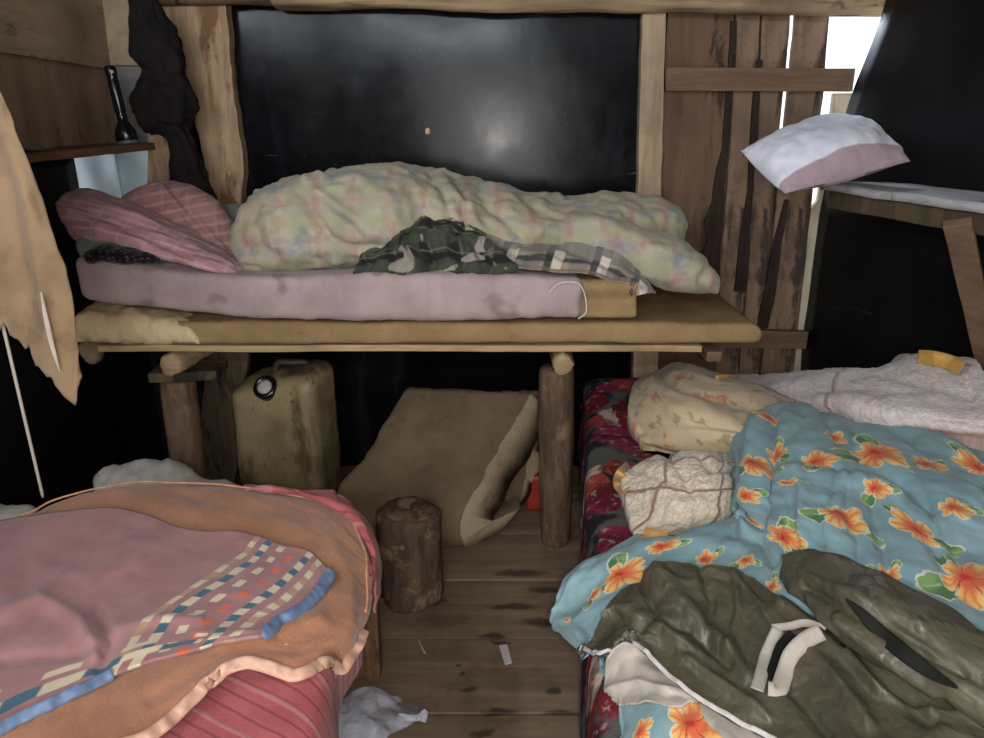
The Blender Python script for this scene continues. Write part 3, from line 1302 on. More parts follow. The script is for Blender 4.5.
# bark left on the board edges
bark_edge = m_bark('dark_edge_bark', (34, 27, 24), (56, 44, 37), (84, 66, 52), -.02)
board_px([(731, 20), (737, 20), (736, 60), (733, 100), (727, 160), (721, 240), (719, 292), (696, 292), (699, 262), (707, 240), (704, 222), (712, 204), (716, 170), (722, 150), (726, 100), (729, 60)], 'trim_20', bark_edge, .012, YBD - .012, 24, .004)
board_px([(757, 60), (763, 60), (759, 120), (753, 200), (746, 292), (734, 292), (739, 250), (743, 215), (748, 190), (751, 130)], 'trim_21', bark_edge, .012, YBD - .012, 25, .004)
board_px([(785, 200), (789, 200), (783, 240), (776, 290), (768, 328), (757, 328), (764, 290), (772, 250)], 'trim_22', bark_edge, .010, YBD - .010, 26, .004)
# battens added outside to keep sky light out of the lower cracks
board_px([(716, -60), (772, -60), (768, 60), (742, 470), (700, 470)], 'trim_6', wood_dark, y=YB + .05, seed=6)
board_px([(770, 133), (800, 133), (790, 240), (770, 470), (735, 470)], 'trim_7', wood_dark, y=YB + .05, seed=7)
board_px([(640, -60), (672, -60), (668, 470), (625, 470)], 'trim_8', wood_dark, y=YB + .05, seed=8)
# rails across the boards
P = [atY(u, v, YB - .005) for u, v in ((664, 68), (852, 69), (849, 92), (664, 91))]
V_, F_ = extr(P, (0, -.03, 0), .001, 9, .05)
o = struct(link('trim_9', V_, F_, wood_rail, smooth=False))
fixn(o)
P = [atY(u, v, YB - .005) for u, v in ((690, 327), (806, 330), (803, 347), (690, 345))]
V_, F_ = extr(P, (0, -.03, 0), .001, 10, .05)
fixn(struct(link('trim_10', V_, F_, wood_rail, smooth=False)))
# post at the end of the sheeting
P = [atY(u, v, YB - .005) for u, v in ((640, 14), (663, 14), (658, 200), (655, 380), (652, 470), (628, 470), (631, 380), (635, 200))]
V_, F_ = extr(P, (0, -.05, 0), .0025, 11, .04)
fixn(struct(link('trim_11', V_, F_, wood_pale, smooth=False)))
# broad barked slab in the left corner
P = [atY(u, v, YB - .01) for u, v in ((152, -25), (232, -25), (232, 10), (237, 81), (248, 157), (246, 200), (243, 300), (236, 470), (218, 470), (220, 260), (214, 178), (200, 120), (186, 62), (168, 30))]
V_, F_ = extr(P, (0, -.06, 0), .006, 12, .02)
fixn(struct(link('trim_12', V_, F_, wood_slab, smooth=False)))
# small upright in the corner
P = [atY(u, v, YB - .01) for u, v in ((152, 100), (174, 100), (176, 200), (174, 300), (150, 300), (150, 200))]
V_, F_ = extr(P, (0, -.03, 0), .002, 13, .03)
fixn(struct(link('trim_13', V_, F_, wood_slab, smooth=False)))

# left wall: sheeting below, boards above, openings covered with plastic film
V_, F_ = sheet_wall(A([XL, YF, 1.36]), A([XL, 2.72, 1.36]), A([XL, YF, 0]), A([XL, 2.72, 0]), .03, 60, 30, .006, 5)
struct(link('wall_left', V_, F_, sheet_side, tree='wall_left'))
V_, F_ = sheet_wall(A([XL, 2.72, 1.12]), A([XL, YB + .04, 1.12]), A([XL, 2.72, 0]), A([XL, YB + .04, 0]), .03, 20, 30, .004, 6)
struct(link('wall_left_lower', V_, F_, sheet_side))
V_, F_ = plank((XL - .012, YF, 1.525), (XL - .012, YB + .03, 1.525), .34, .024, (1, 0, 0), .003, 40, .002, 21)
struct(link('trim_14', V_, F_, wood_left2))
V_, F_ = plank((XL + .012, YF, 1.845), (XL + .012, YB + .04, 1.845), .36, .024, (1, 0, 0), .003, 40, .002, 22)
struct(link('trim_15', V_, F_, wood_left))
film = m_translucent('daylit_plastic_film', (214, 220, 222))
V_, F_ = sheet_wall(A([XL - .02, 2.68, 1.375]), A([XL - .02, YB + .03, 1.375]), A([XL - .02, 2.68, 1.10]), A([XL - .02, YB + .03, 1.10]), .002, 30, 20, .008, 7)
struct(link('window_1', V_, F_, film))
V_, F_ = sheet_wall(A([XL - .04, YB + .02, 1.385]), A([-1.272, YB + .02, 1.385]), A([XL - .04, YB + .02, 1.08]), A([-1.272, YB + .02, 1.08]), .002, 20, 30, .006, 8)
struct(link('window_2', V_, F_, film))
V_, F_ = sheet_wall(A([XL - .02, YB + .02, 1.70]), A([-1.25, YB + .02, 1.70]), A([XL - .02, YB + .02, 1.38]), A([-1.25, YB + .02, 1.38]), .004, 20, 30, .004, 18)
struct(link('trim_19', V_, F_, m_plain('grey_tin_sheet', (120, 118, 114), .35, .5, .3, 12.0)))
V_, F_ = sheet_wall(A([XL - .02, YB + .01, 1.10]), A([-1.26, YB + .01, 1.10]), A([XL - .02, YB + .01, 0]), A([-1.26, YB + .01, 0]), .03, 10, 30, .002, 6)
struct(link('wall_back_lower', V_, F_, sheet_side))
V_, F_ = plank((XL - .02, YB + .01, 1.90), (-1.24, YB + .01, 1.90), .44, .024, (0, -1, 0), .003, 10, .002, 23)
struct(link('trim_18', V_, F_, wood_left))

# right wall: black sheeting, its far edge stopping short of the boards high up
yb1 = YB - .03
c_top, c_mid, c_bot = atRW(884, 4), atRW(851, 95), atRW(788, 420)
rows = []
for z, y in ((2.25, float(c_top[1]) - .06), (1.83, float(c_top[1])), (float(c_mid[2]), float(c_mid[1])), (1.35, YB), (0.0, YB)):
    rows.append([A([wallx(YF), YF, z]), A([wallx(0), 0, z]), A([wallx(1.5), 1.5, z]), A([wallx(2.4), 2.4, z]), A([wallx(y), y, z])])
Vw = loft(rows, 70, 40)
Nw = np.zeros_like(Vw)
Nw[..., 0], Nw[..., 1] = -.986, -.167
Vw = Vw + Nw * (.005 * fbm(Vw * 2.6, 3, 9))[..., None]
V_, F_, _ = shell(Vw, Nw, .03)
struct(link('wall_right', V_, F_, sheet_side, tree='wall_right'))

# roof sloping up towards the front, front wall with a doorway and an open eave
V_, F_ = sheet_wall(A([XL - .3, YB + .25, 2.0]), A([2.4, YB + .25, 2.0]), A([XL - .3, YF - .3, 2.62]), A([2.4, YF - .3, 2.62]), .03, 20, 20, .002, 10)
struct(link('ceiling', V_, F_, roof_mat))
V_, F_ = joined([box((XL - .05, YF - .04, 0), (-.75, YF, 2.2)), box((.75, YF - .04, 0), (2.3, YF, 2.2)), box((-.75, YF - .04, 2.0), (.75, YF, 2.2))])
struct(link('wall_front', V_, F_, wood_board))
# log beams under the roof
V_, F_ = log(atY(272, -12, 2.97), atY(892, -8, 2.97), .068, .078, 32, 60, .008, 8, 31)
fixn(struct(link('trim_16', V_, F_, wood_beam)))
V_, F_ = log(A([-1.24, 2.98, 1.92]), atY(300, -12, 2.98), .05, .05, 24, 40, .008, 8, 32)
fixn(struct(link('trim_17', V_, F_, wood_board)))

# ------------------------------------------------------------------ upper bunk
YFR = 2.33
zpl = float(atY(420, 352, YFR)[2])          # underside of the platform
zpt = zpl + .022
bunk = thing('bunk_bed', 'rough raised bunk of boards on log posts along the black back wall', 'bunk bed', (-.3, 2.6, 0))
xl_, xr_ = float(atY(97, 347, YFR)[0]), float(atY(702, 352, YFR)[0])
for k, (ya, yb_, xr2) in enumerate(((YFR, 2.53, xr_), (2.54, 2.74, xr_ + .12), (2.75, 2.95, xr_ + .12))):
    V_, F_ = plank((max(xl_, XL + .04), (ya + yb_) / 2, zpl + .011), (xr2, (ya + yb_) / 2, zpl + .011), yb_ - ya, .022, (0, 0, 1), .003, 40, .002, 40 + k)
    link('platform_board', V_, F_, wood_plat, bunk, tree='plat%d' % k)
# right log post, left log post, their cross logs
b0, b1 = atZ(556, 548, 0.0), atY(558, 366, 2.38)
V_, F_ = log((b0[0], 2.40, .0), (b1[0], 2.40, zpl - .075), .052, .062, 28, 60, .006, 8, 41)
link('leg', V_, F_, bark2, bunk)
V_, F_ = plank((.735, 2.35, zpl - .02), (.735, 2.97, zpl - .02), .05, .035, (0, 0, 1), .003, 12, .003, 48)
link('bearer', V_, F_, wood_rail, bunk)
V_, F_ = log((b1[0] + .01, 2.32, zpl - .042), (b1[0] + .03, 2.95, zpl - .042), .036, .04, 24, 40, .005, 8, 42)
link('cross_log', V_, F_, wood_beam, bunk)
l0 = atY(185, 430, 2.40)
V_, F_ = log((l0[0], 2.40, .0), (l0[0] + .0, 2.40, zpl - .115), .057, .057, 28, 60, .005, 8, 43)
link('leg', V_, F_, bark2, bunk)
V_, F_ = plank((l0[0] - .075, 2.40, zpl - .096), (l0[0] + .15, 2.42, zpl - .090), .15, .034, (0, 0, 1), .006, 14, .004, 44)
link('cap_plank', V_, F_, wood_dark, bunk)
V_, F_ = log((l0[0] + .02, 2.31, zpl - .042), (l0[0] + .08, 2.95, zpl - .042), .038, .04, 24, 40, .005, 8, 45)
link('cross_log', V_, F_, wood_beam, bunk)
p0, p1 = atY(218, 500, 2.80), atY(228, 345, 2.80)
V_, F_ = plank((p0[0], 2.80, .0), (p1[0] + .01, 2.80, zpl - .085), .16, .05, (0, -1, 0), .008, 20, .008, 46)
link('leg', V_, F_, wood_dark, bunk)
V_, F_ = plank((-.5, 2.985, zpl - .045), (.76, 2.985, zpl - .045), .08, .03, (0, -1, 0), .003, 20, .003, 47)
link('ledger', V_, F_, wood_rail, bunk)

# brown foam mattress on the boards
foam_brown = m_foam('brown_foam', (130, 107, 74), (150, 125, 90), (104, 80, 52))
zb1 = float(atY(700, 321, YFR)[2])
xa, xb = float(atY(150, 320, YFR)[0]), float(atY(757, 330, YFR)[0])


def sag_b(V):
    t = (V[:, 0] - xa) / (xb - xa)
    V[:, 0] += np.where(t > .9, .02 * np.sin((V[:, 2] - zpt) * 40), 0)
    V[:, 2] += np.where(V[:, 2] > zpt + .03, -.005 * np.abs(fbm(V * (2.5, 2.5, 0), 2, 50)), 0)
    return V


V_, F_ = rbox((xa, YFR - .015, zpt + .006), (xb, 2.93, zb1), .022, (60, 24, 4), [((3, 3, 6), .004), (18, .0015)], 51, sag_b)
o = link('foam_mattress', V_, F_, foam_brown, tree='foamb')
tag(o, 'thin bare brown foam mattress lying directly on the bunk boards', 'mattress')
fixn(o)

# lilac mattress above it
lil = m_lilac()
xc, xd, xe = float(atY(79, 285, YFR)[0]), float(atY(584, 290, YFR)[0]), float(atY(639, 290, YFR)[0])
zl0, zl1 = zb1 + .004, float(atY(560, 276, YFR)[2])
mat2 = thing('mattress', 'thick mattress in a stained lilac sheet on top of the brown foam one', 'mattress', ((xc + xe) / 2, 2.6, zl0))


def lift(V):
    t = np.clip((V[:, 0] - xc) / (xe - xc), 0, 1)
    V[:, 2] += .07 * (1 - np.clip(t / .42, 0, 1)) ** 1.6
    V[:, 2] += .012 * np.sin(t * 7.0 + 3.6) * np.clip((V[:, 2] - zl0) / .17, 0, 1)
    V[:, 1] += .012 * np.sin(t * 9)
    # the sheet is drawn in and bunched at its open end
    e = np.clip((V[:, 0] - (xd - .05)) / .05, 0, 1)
    V[:, 1] += e * e * .010 * np.sin(V[:, 2] * 70) * (V[:, 1] < 2.5)
    return V


V_, F_ = rbox((xd - .10, YFR + .0, zl0 + .004), (xe, 2.84, zl1 - .008), .016, (24, 20, 8), [(3, .004), (16, .002)], 52, lift)
fixn(lab(link('foam', V_, F_, foam_brown, mat2, tree='lilf'), 'bare brown foam end'))
V_, F_ = rbox((xc, YFR - .018, zl0), (xd, 2.86, zl1), .03, (110, 28, 14), [((5, 5, 5), .005), ((22, 22, 5), .003)], 53, lift)
lil_sheet = lab(link('sheet', V_, F_, lil, mat2, tree='lil'), 'stained lilac sheet')
fixn(lil_sheet)
hem = [atY(u, v, YFR - .03) for u, v in ((578, 319), (586, 312), (585, 296), (580, 285), (570, 282), (558, 284), (549, 292))]
V_, F_ = wire(hem, .0022)
lab(link('hem', V_, F_, m_plain('white_hem', (214, 204, 206), .9, .1), lil_sheet), 'loose white hem')

# cream foam piece under the mattress' left end
cf = m_foam('cream_foam', (184, 160, 120), (204, 182, 144), (150, 124, 90))
rings = []
for u, vt, vb in ((76, 318, 352), (84, 308, 349), (110, 306, 348), (150, 311, 348), (182, 318, 347), (196, 323, 346), (203, 331, 344)):
    pt, pb = atY(u, vt, 2.36), atY(u, vb, 2.36)
    zc, hz = (pt[2] + max(pb[2], zpt)) / 2, (pt[2] - max(pb[2], zpt)) / 2
    rings.append(sring((max(pt[0], XL + .05), 2.425, zc), (0, .125, 0), (0, 0, max(hz, .01)), 20, .6))
o = bag('foam_piece', rings, cf, None, 48, 70, [(12, .008), (34, .004)], seed=54)
tag(o, 'torn cream foam block under the left end of the lilac mattress', 'foam')
# grey foam scrap dangling beside it
rings = [sring((max(atY(u, 350, 2.36)[0], XL + .04), 2.42, atY(u, (vt + vb) / 2, 2.36)[2]), (0, .03, 0), (0, 0, (vb - vt) / 740 * 2.45 / 2), 16) for u, vt, vb in ((73, 346, 362), (79, 343, 368), (88, 342, 366), (95, 344, 356))]
o = bag('hanging_foam_scrap', rings, m_foam('grey_foam', (104, 88, 64), (126, 106, 80), (84, 70, 52)), None, 24, 24, [(16, .006)], seed=55)
tag(o, 'small grey brown foam scrap hanging at the left end of the bunk boards', 'foam scrap')

# ------------------------------------------------------------------ bedding on the bunk
pastel = m_pastel()
quilt = thing('comforter', 'pastel plaid comforter bundled up long on the bunk mattress', 'comforter', (-.2, 2.6, zl1))
rings = []
zb = zl1 - .02
for u, vt, yc, ry in ((245, 236, 2.62, .09), (249, 212, 2.62, .18), (257, 195, 2.62, .245), (273, 181, 2.615, .27), (305, 172, 2.615, .28), (355, 165, 2.615, .28), (400, 166, 2.615, .275), (428, 173, 2.64, .25),
                      (465, 181, 2.64, .24), (510, 189, 2.66, .23), (560, 195, 2.68, .21), (605, 198, 2.70, .185), (645, 202, 2.72, .16), (668, 205, 2.73, .14), (678, 213, 2.73, .10), (681, 222, 2.73, .05)):
    p = atY(u, vt, yc)
    zz = zb if u < 600 else zb - .02
    h = (p[2] - zz) / 2
    if u <= 250 or u > 675:
        h *= .8 if u > 246 and u < 680 else .45
    rings.append(sring((p[0], yc, p[2] - h), (0, ry, 0), (0, 0, h), 28, .78))
fol = [([(305, 182), (340, 208), (372, 232), (400, 236)], 5, .016), ([(312, 212), (330, 240), (350, 250), (390, 248)], 5, -.022), ([(296, 190), (330, 212), (360, 238)], 4, -.014),
       ([(255, 190), (250, 220), (262, 250), (285, 262)], 6, -.012), ([(268, 215), (275, 245), (300, 256)], 6, .012), ([(430, 175), (445, 195), (450, 222)], 4, -.016), ([(440, 178), (470, 205), (480, 232)], 5, .013),
       ([(455, 182), (465, 196), (462, 215)], 4, -.016), ([(350, 172), (380, 195), (420, 205)], 7, .008), ([(520, 192), (545, 212), (590, 222)], 5, -.012), ([(600, 200), (585, 222), (560, 238)], 6, .010), ([(480, 190), (500, 215), (520, 235)], 4, -.010)]
bag('quilted_body', rings, pastel, quilt, 120, 190, [(4, .014), (9, .010), ((14, 24, 24), .009), ((34, 40, 40), .003)], fol, 60, tree='comf', uvdir=((1, 0, 0), (0, .6, 1)))
rings = []
for u, vt, vb, yc, ry in ((560, 218, 262, 2.53, .05), (572, 212, 268, 2.53, .10), (600, 216, 272, 2.52, .13), (630, 222, 280, 2.51, .15), (660, 231, 290, 2.50, .15), (690, 246, 297, 2.49, .145), (706, 258, 298, 2.49, .12), (714, 270, 297, 2.49, .09), (717, 280, 293, 2.49, .04)):
    pt, pb = atY(u, vt, yc), atY(u, vb, yc - ry * .6)
    zbb = max(pb[2], zb1 + .004)
    h = (pt[2] - zbb) / 2
    rings.append(sring((pt[0], yc, zbb + h), (0, ry, 0), (0, 0, h), 24, .8))
bag('folded_end', rings, pastel, quilt, 80, 90, [(5, .010), (11, .007), (22, .003)], [([(690, 250), (675, 270), (665, 290)], 4, -.008), ([(600, 222), (640, 240), (700, 268)], 5, .008), ([(712, 262), (700, 280), (705, 296)], 4, -.01)], 61, tree='comf2', uvdir=((1, 0, 0), (0, .6, 1)))

# dark checked shirt, crumpled
shirt = m_shirt()
on_b = ('lil', 'lilf', 'foamb', 'comf', 'comf2')


def Yp(l):
    return [atY(*p) for p in l]


rows = [Yp([(354, 278, 2.335), (390, 278, 2.335), (430, 277, 2.335), (470, 275, 2.335), (512, 274, 2.335)]),
        Yp([(356, 268, 2.345), (390, 262, 2.34), (425, 262, 2.335), (470, 262, 2.34), (518, 268, 2.34)]),
        Yp([(362, 258, 2.37), (392, 248, 2.365), (425, 244, 2.355), (465, 246, 2.36), (505, 258, 2.36)]),
        Yp([(378, 248, 2.42), (405, 235, 2.41), (430, 230, 2.40), (465, 232, 2.40), (495, 246, 2.40)]),
        Yp([(392, 240, 2.47), (410, 228, 2.47), (432, 222, 2.47), (462, 224, 2.47), (490, 240, 2.47)]),
        Yp([(398, 240, 2.53), (415, 232, 2.53), (435, 226, 2.53), (460, 230, 2.53), (480, 240, 2.53)])]
o = cloth('checked_shirt', rows, shirt, None, 110, 80, .006, [(9, 9, .016), (20, 20, .010), (40, 40, .003)],
          [([(372, 262), (378, 272)], 5, -.01), ([(404, 240), (412, 255), (420, 262)], 4, .016), ([(412, 240), (424, 254), (440, 262)], 3, -.02), ([(445, 240), (447, 256)], 3, .014), ([(455, 232), (478, 250), (484, 268)], 4, -.02), ([(470, 228), (492, 250), (505, 264)], 4, .016), ([(430, 262), (450, 252), (462, 262)], 4, -.018)], ('lil', 'lilf'), .004, seed=62, tree='shirt', fore=('comf', 'comf2'))
tag(o, 'crumpled dark green checked shirt in front of the pastel comforter', 'shirt')
# woven plaid blanket strip
strip = m_tartan('grey_brown_plaid', (146, 138, 130), (40, 38, 38), (110, 106, 100), (122, 96, 70), .15, (186, 176, 166))
rows = [Yp([(480, 228, 2.46), (515, 243, 2.45), (550, 244, 2.45), (590, 246, 2.44), (625, 258, 2.42), (657, 292, 2.37)]),
        Yp([(485, 240, 2.41), (515, 252, 2.40), (550, 254, 2.39), (590, 257, 2.39), (620, 266, 2.37), (650, 293, 2.35)]),
        Yp([(490, 252, 2.365), (518, 261, 2.36), (550, 263, 2.355), (588, 266, 2.355), (615, 273, 2.35), (640, 295, 2.335)]),
        Yp([(495, 266, 2.338), (520, 268, 2.335), (550, 270, 2.334), (585, 272, 2.334), (610, 280, 2.33), (632, 296, 2.325)])]
o = cloth('plaid_blanket', rows, strip, None, 110, 50, .006, [(7, 9, .009), (18, 18, .004)], [([(520, 250), (560, 262), (600, 268)], 3, .008), ([(560, 247), (605, 262), (640, 285)], 3, -.008)], ('lilf', 'foamb'), .005, seed=63, tree='strip', fore=('comf', 'comf2'))
tag(o, 'grey and brown plaid blanket strip tucked along the front of the comforter', 'blanket')

# pillows at the bunk's left end
pinkA = m_pink('pink_stripe_cotton', (158, 114, 118), (182, 140, 143), (202, 174, 172))
pinkB = m_pink('dusky_pink_cotton', (130, 94, 94), (150, 112, 110), (176, 146, 140))
rings = []
for u, vt, vb, yc, ry in ((62, 195, 208, 2.50, .03), (66, 192, 220, 2.50, .07), (80, 192, 236, 2.50, .11), (105, 200, 242, 2.49, .13), (140, 213, 249, 2.48, .13), (175, 232, 256, 2.47, .12), (210, 250, 265, 2.45, .10), (235, 264, 272, 2.43, .06), (246, 271, 275, 2.42, .02)):
    pt, pb = atY(u, vt, yc), atY(u, vb, yc)
    h = (pt[2] - pb[2]) / 2
    rings.append(sring((max(pt[0], XL + .035), yc, pt[2] - h), (0, ry, h * .3), (0, 0, h), 24, .9))
o = bag('pillow', rings, pinkA, None, 64, 90, [(8, .008), ((6, 25, 25), .006)], [([(66, 200), (120, 225), (190, 255)], 4, -.010), ([(90, 196), (150, 222), (230, 266)], 3, .008)], 64, tree='pinkA', uvdir=((1, 0, -.3), (.3, 1, 1)))
tag(o, 'pale pink striped pillow lying folded over the head end of the lilac mattress', 'pillow')
rings = []
for (u, vt, vb, y, ry) in ((112, 206, 214, 2.62, .03), (122, 198, 222, 2.63, .05), (140, 188, 236, 2.65, .07), (160, 181, 250, 2.66, .085), (185, 186, 258, 2.65, .085), (210, 202, 264, 2.62, .08), (230, 222, 268, 2.58, .07), (240, 240, 270, 2.55, .05), (246, 258, 272, 2.52, .02)):
    pt, pb = atY(u, vt, y), atY(u, vb, y)
    h = (pt[2] - pb[2]) / 2
    rings.append(sring((pt[0], y, pt[2] - h), (0, ry, h * .25), (0, 0, h), 24, .9))
o = bag('pillow', rings, pinkB, None, 64, 90, [(8, .008), (20, .004)], [([(162, 186), (185, 215), (205, 238), (222, 262)], 2.5, .014), ([(170, 186), (192, 214), (212, 238), (230, 262)], 3, -.010), ([(190, 240), (215, 245), (240, 262)], 4, -.012)], 65, tree='pinkB', uvdir=((1, 0, .2), (-.2, 0, 1)))
tag(o, 'dusky pink pillow with a raised seam, heaped behind the pale striped one', 'pillow')
ggc = m_cloth('grey_green_cotton', (98, 104, 96), (122, 126, 116), 8)
rings = []
for (u, vt, vb, y, ry) in ((196, 224, 234, 2.80, .02), (204, 212, 250, 2.80, .07), (222, 205, 262, 2.80, .09), (245, 206, 266, 2.80, .09), (262, 214, 262, 2.80, .06), (268, 228, 250, 2.80, .02)):
    pt, pb = atY(u, vt, y), atY(u, vb, y)
    h = (pt[2] - pb[2]) / 2
    rings.append(sring((pt[0], y, pt[2] - h), (0, ry, 0), (0, 0, h), 20, .9))
o = bag('cushion', rings, ggc, None, 48, 48, [(9, .01)], seed=66)
tag(o, 'grey green cushion showing between the pink pillows and the comforter', 'cushion')
knit = MB('dark_knit')
kx, ky, kz = knit.sep(knit.obj)
kd = knit.vor(knit.obj, 75.0)
dark_knit = knit.done(knit.mix(knit.smooth(kd, .2, .45), lin((70, 66, 62)), lin((18, 18, 22))), .9, knit.bump(kd, .6, .006), .1, .2)
rings = []
for (u, vt, vb, y, ry) in ((90, 252, 259, 2.36, .03), (96, 246, 261, 2.37, .07), (112, 243, 262, 2.38, .08), (132, 245, 263, 2.38, .08), (150, 250, 264, 2.38, .06), (160, 256, 263, 2.38, .02)):
    pt, pb = atY(u, vt, y), atY(u, vb, y)
    h = (pt[2] - pb[2]) / 2
    rings.append(sring((pt[0], y, pt[2] - h), (0, ry, 0), (0, 0, h), 20, .8))
o = bag('knitted_sweater', rings, dark_knit, None, 48, 60, [(18, .006)], seed=67)
tag(o, 'dark knitted garment squeezed between the pink pillow and the lilac mattress', 'sweater')
rings = []
for (u, vt, vb, y, ry) in ((80, 240, 256, 2.40, .03), (86, 233, 262, 2.41, .06), (100, 231, 262, 2.43, .06), (116, 233, 252, 2.44, .04), (122, 237, 246, 2.45, .02)):
    pt, pb = atY(u, vt, y), atY(u, vb, y)
    h = (pt[2] - pb[2]) / 2
    rings.append(sring((max(pt[0], XL + .04), y, pt[2] - h), (0, ry, 0), (0, 0, h), 20, .8))
o = bag('grey_rag', rings, ggc, None, 40, 40, [(18, .009)], seed=68)
tag(o, 'grey green rag bunched at the left end of the lilac mattress under the pillow', 'rag')

# ------------------------------------------------------------------ left shelf and what hangs there
shelf = thing('wall_shelf', 'narrow brown wooden shelf on the left wall under the boards', 'shelf', (XL + .05, 2.4, 1.36))
s0, s1 = atX(36, 165, XL + .13), atX(168, 142, XL + .13)
V_, F_ = plank((XL + .085, 1.5, 1.358), (XL + .085, YB - .03, 1.385), .165, .026, (0, 0, 1), .003, 40, .002, 70)
link('shelf_board', V_, F_, wood_shelf, shelf, tree='shelfL')
V_, F_ = box((XL + .005, 1.9, 1.30), (XL + .03, 1.94, 1.352))
link('bracket', V_, F_, wood_shelf, shelf)
torch = thing('flashlight', 'black flashlight standing on its head on the left wall shelf', 'flashlight', (-1.345, 2.86, 1.396))
fb = A([-1.345, 2.86, 1.397])
fd = A([-.11, .02, 1.0])
fd = fd / np.linalg.norm(fd)
blk = m_plain('black_anodised', (16, 16, 20), .25, .6)
V_, F_ = lathe([(.034, .0), (.038, .003), (.038, .035), (.036, .045), (.024, .068), (.019, .08)], fb, 32, fd)
thead = link('head', V_, F_, blk, torch)
fixn(thead)
V_, F_ = lathe([(.034, -.003), (.040, -.001), (.040, .008), (.036, .012)], fb, 32, fd)
fixn(link('bezel', V_, F_, m_plain('grey_rim', (96, 98, 100), .4, .5), thead))
V_, F_ = lathe([(.018, .07), (.0185, .10), (.017, .105), (.0195, .11), (.0195, .215), (.018, .22), (.018, .235), (.020, .24), (.020, .262), (.017, .268)], fb, 32, fd)
tbody = link('body', V_, F_, blk, torch)
fixn(tbody)
V_, F_ = lathe([(.004, .0), (.006, .002), (.004, .004)], fb + fd * .248 + A([.012, -.017, 0]), 12, (.5, -.85, 0))
fixn(link('button', V_, F_, m_plain('pale_button', (206, 200, 170), .5), tbody))
gr = m_cloth('green_rag_cloth', (40, 66, 54), (62, 88, 72), 20)
rows = [[A([XL + .03, y, 1.388 + .0048 * y * 0 + .004]) for y in (2.0, 2.15, 2.3, 2.45)], [A([XL + .08, y, 1.40]) for y in (1.98, 2.15, 2.32, 2.40)], [A([XL + .125, y, 1.392]) for y in (2.02, 2.16, 2.3, 2.36)]]
o = cloth('green_rag', rows, gr, None, 40, 24, .004, [(20, 20, .004)], (), ('shelfL',), .005, seed=71)
tag(o, 'small dark green rag lying flat on the left wall shelf', 'rag')

# black cloth tied in a knot, hanging in the corner
blackcloth = m_cloth('black_cotton', (16, 13, 13), (26, 22, 21), 12, wamt=.3, sheen=0)
rings = []
Yk = 2.74
for (v, ul, ur, dy) in ((-30, 133, 150, .03), (0, 131, 155, .035), (20, 130, 168, .045), (40, 130, 178, .055), (60, 134, 186, .055), (70, 143, 187, .05), (80, 139, 190, .06), (100, 131, 196, .08), (115, 132, 197, .08), (126, 142, 193, .07), (134, 160, 193, .045), (145, 168, 196, .04), (165, 171, 204, .04), (190, 171, 214, .035), (203, 180, 219, .025), (207, 200, 219, .01)):
    a, b = atY(ul, v, Yk), atY(ur, v, Yk)
    rings.append(sring((a + b) / 2, (b - a) / 2, (0, dy, 0), 20, .95))
o = bag('black_cloth', rings, blackcloth, None, 64, 110, [((24, 24, 6), .013), (16, .008), ((50, 50, 16), .004)], [([(135, 70), (165, 80), (190, 72)], 4, -.016), ([(150, 95), (175, 110), (196, 108)], 4, .01), ([(160, 128), (190, 128)], 4, -.02), ([(178, 140), (190, 200)], 4, -.012)], 72, tree='blackcloth')
tag(o, 'black cloth tied in a knot, hanging in the left corner beside the flashlight', 'cloth')

dab = atY(428, 131, YB - .008)
V_, F_ = rbox(dab - A([.009, .008, .011]), dab + A([.008, .008, .010]), .006, (4, 4, 4), [(60, .003)], 74)
o = link('foam_dab', V_, F_, cf)
fixn(o)
tag(o, 'tiny cream blob stuck on the black back wall sheeting', 'blob')

# sackcloth hanging at the left
sack = m_cloth('tan_sackcloth', (128, 106, 80), (152, 128, 100), 5, 500, .4, stain=(112, 86, 60), stamt=.0)
Ys = 1.72
sd = lambda u, v, dy=0: atY(u, v, Ys + dy)
rows = [[sd(-170, -60), sd(-120, -40, .03), sd(-60, 0, -.02), sd(-30, 40, .02), sd(-12, 74)],
        [sd(-165, 40), sd(-110, 60, -.01), sd(-50, 70, .02), sd(-20, 80, -.01), sd(2, 95)],
        [sd(-160, 140), sd(-100, 140, -.01), sd(-40, 145, .02), sd(5, 150, .0), sd(30, 155)],
        [sd(-150, 230), sd(-90, 225, -.02), sd(-30, 225, .02), sd(20, 222, -.01), sd(51, 225)],
        [sd(-140, 285), sd(-80, 285, -.02), sd(-15, 285, .02), sd(32, 278, -.01), sd(67, 270)],
        [sd(-130, 330), sd(-60, 330, -.02), sd(0, 330, .02), sd(40, 330, -.015), sd(71, 325)]]
V = loft(rows, 90, 110)
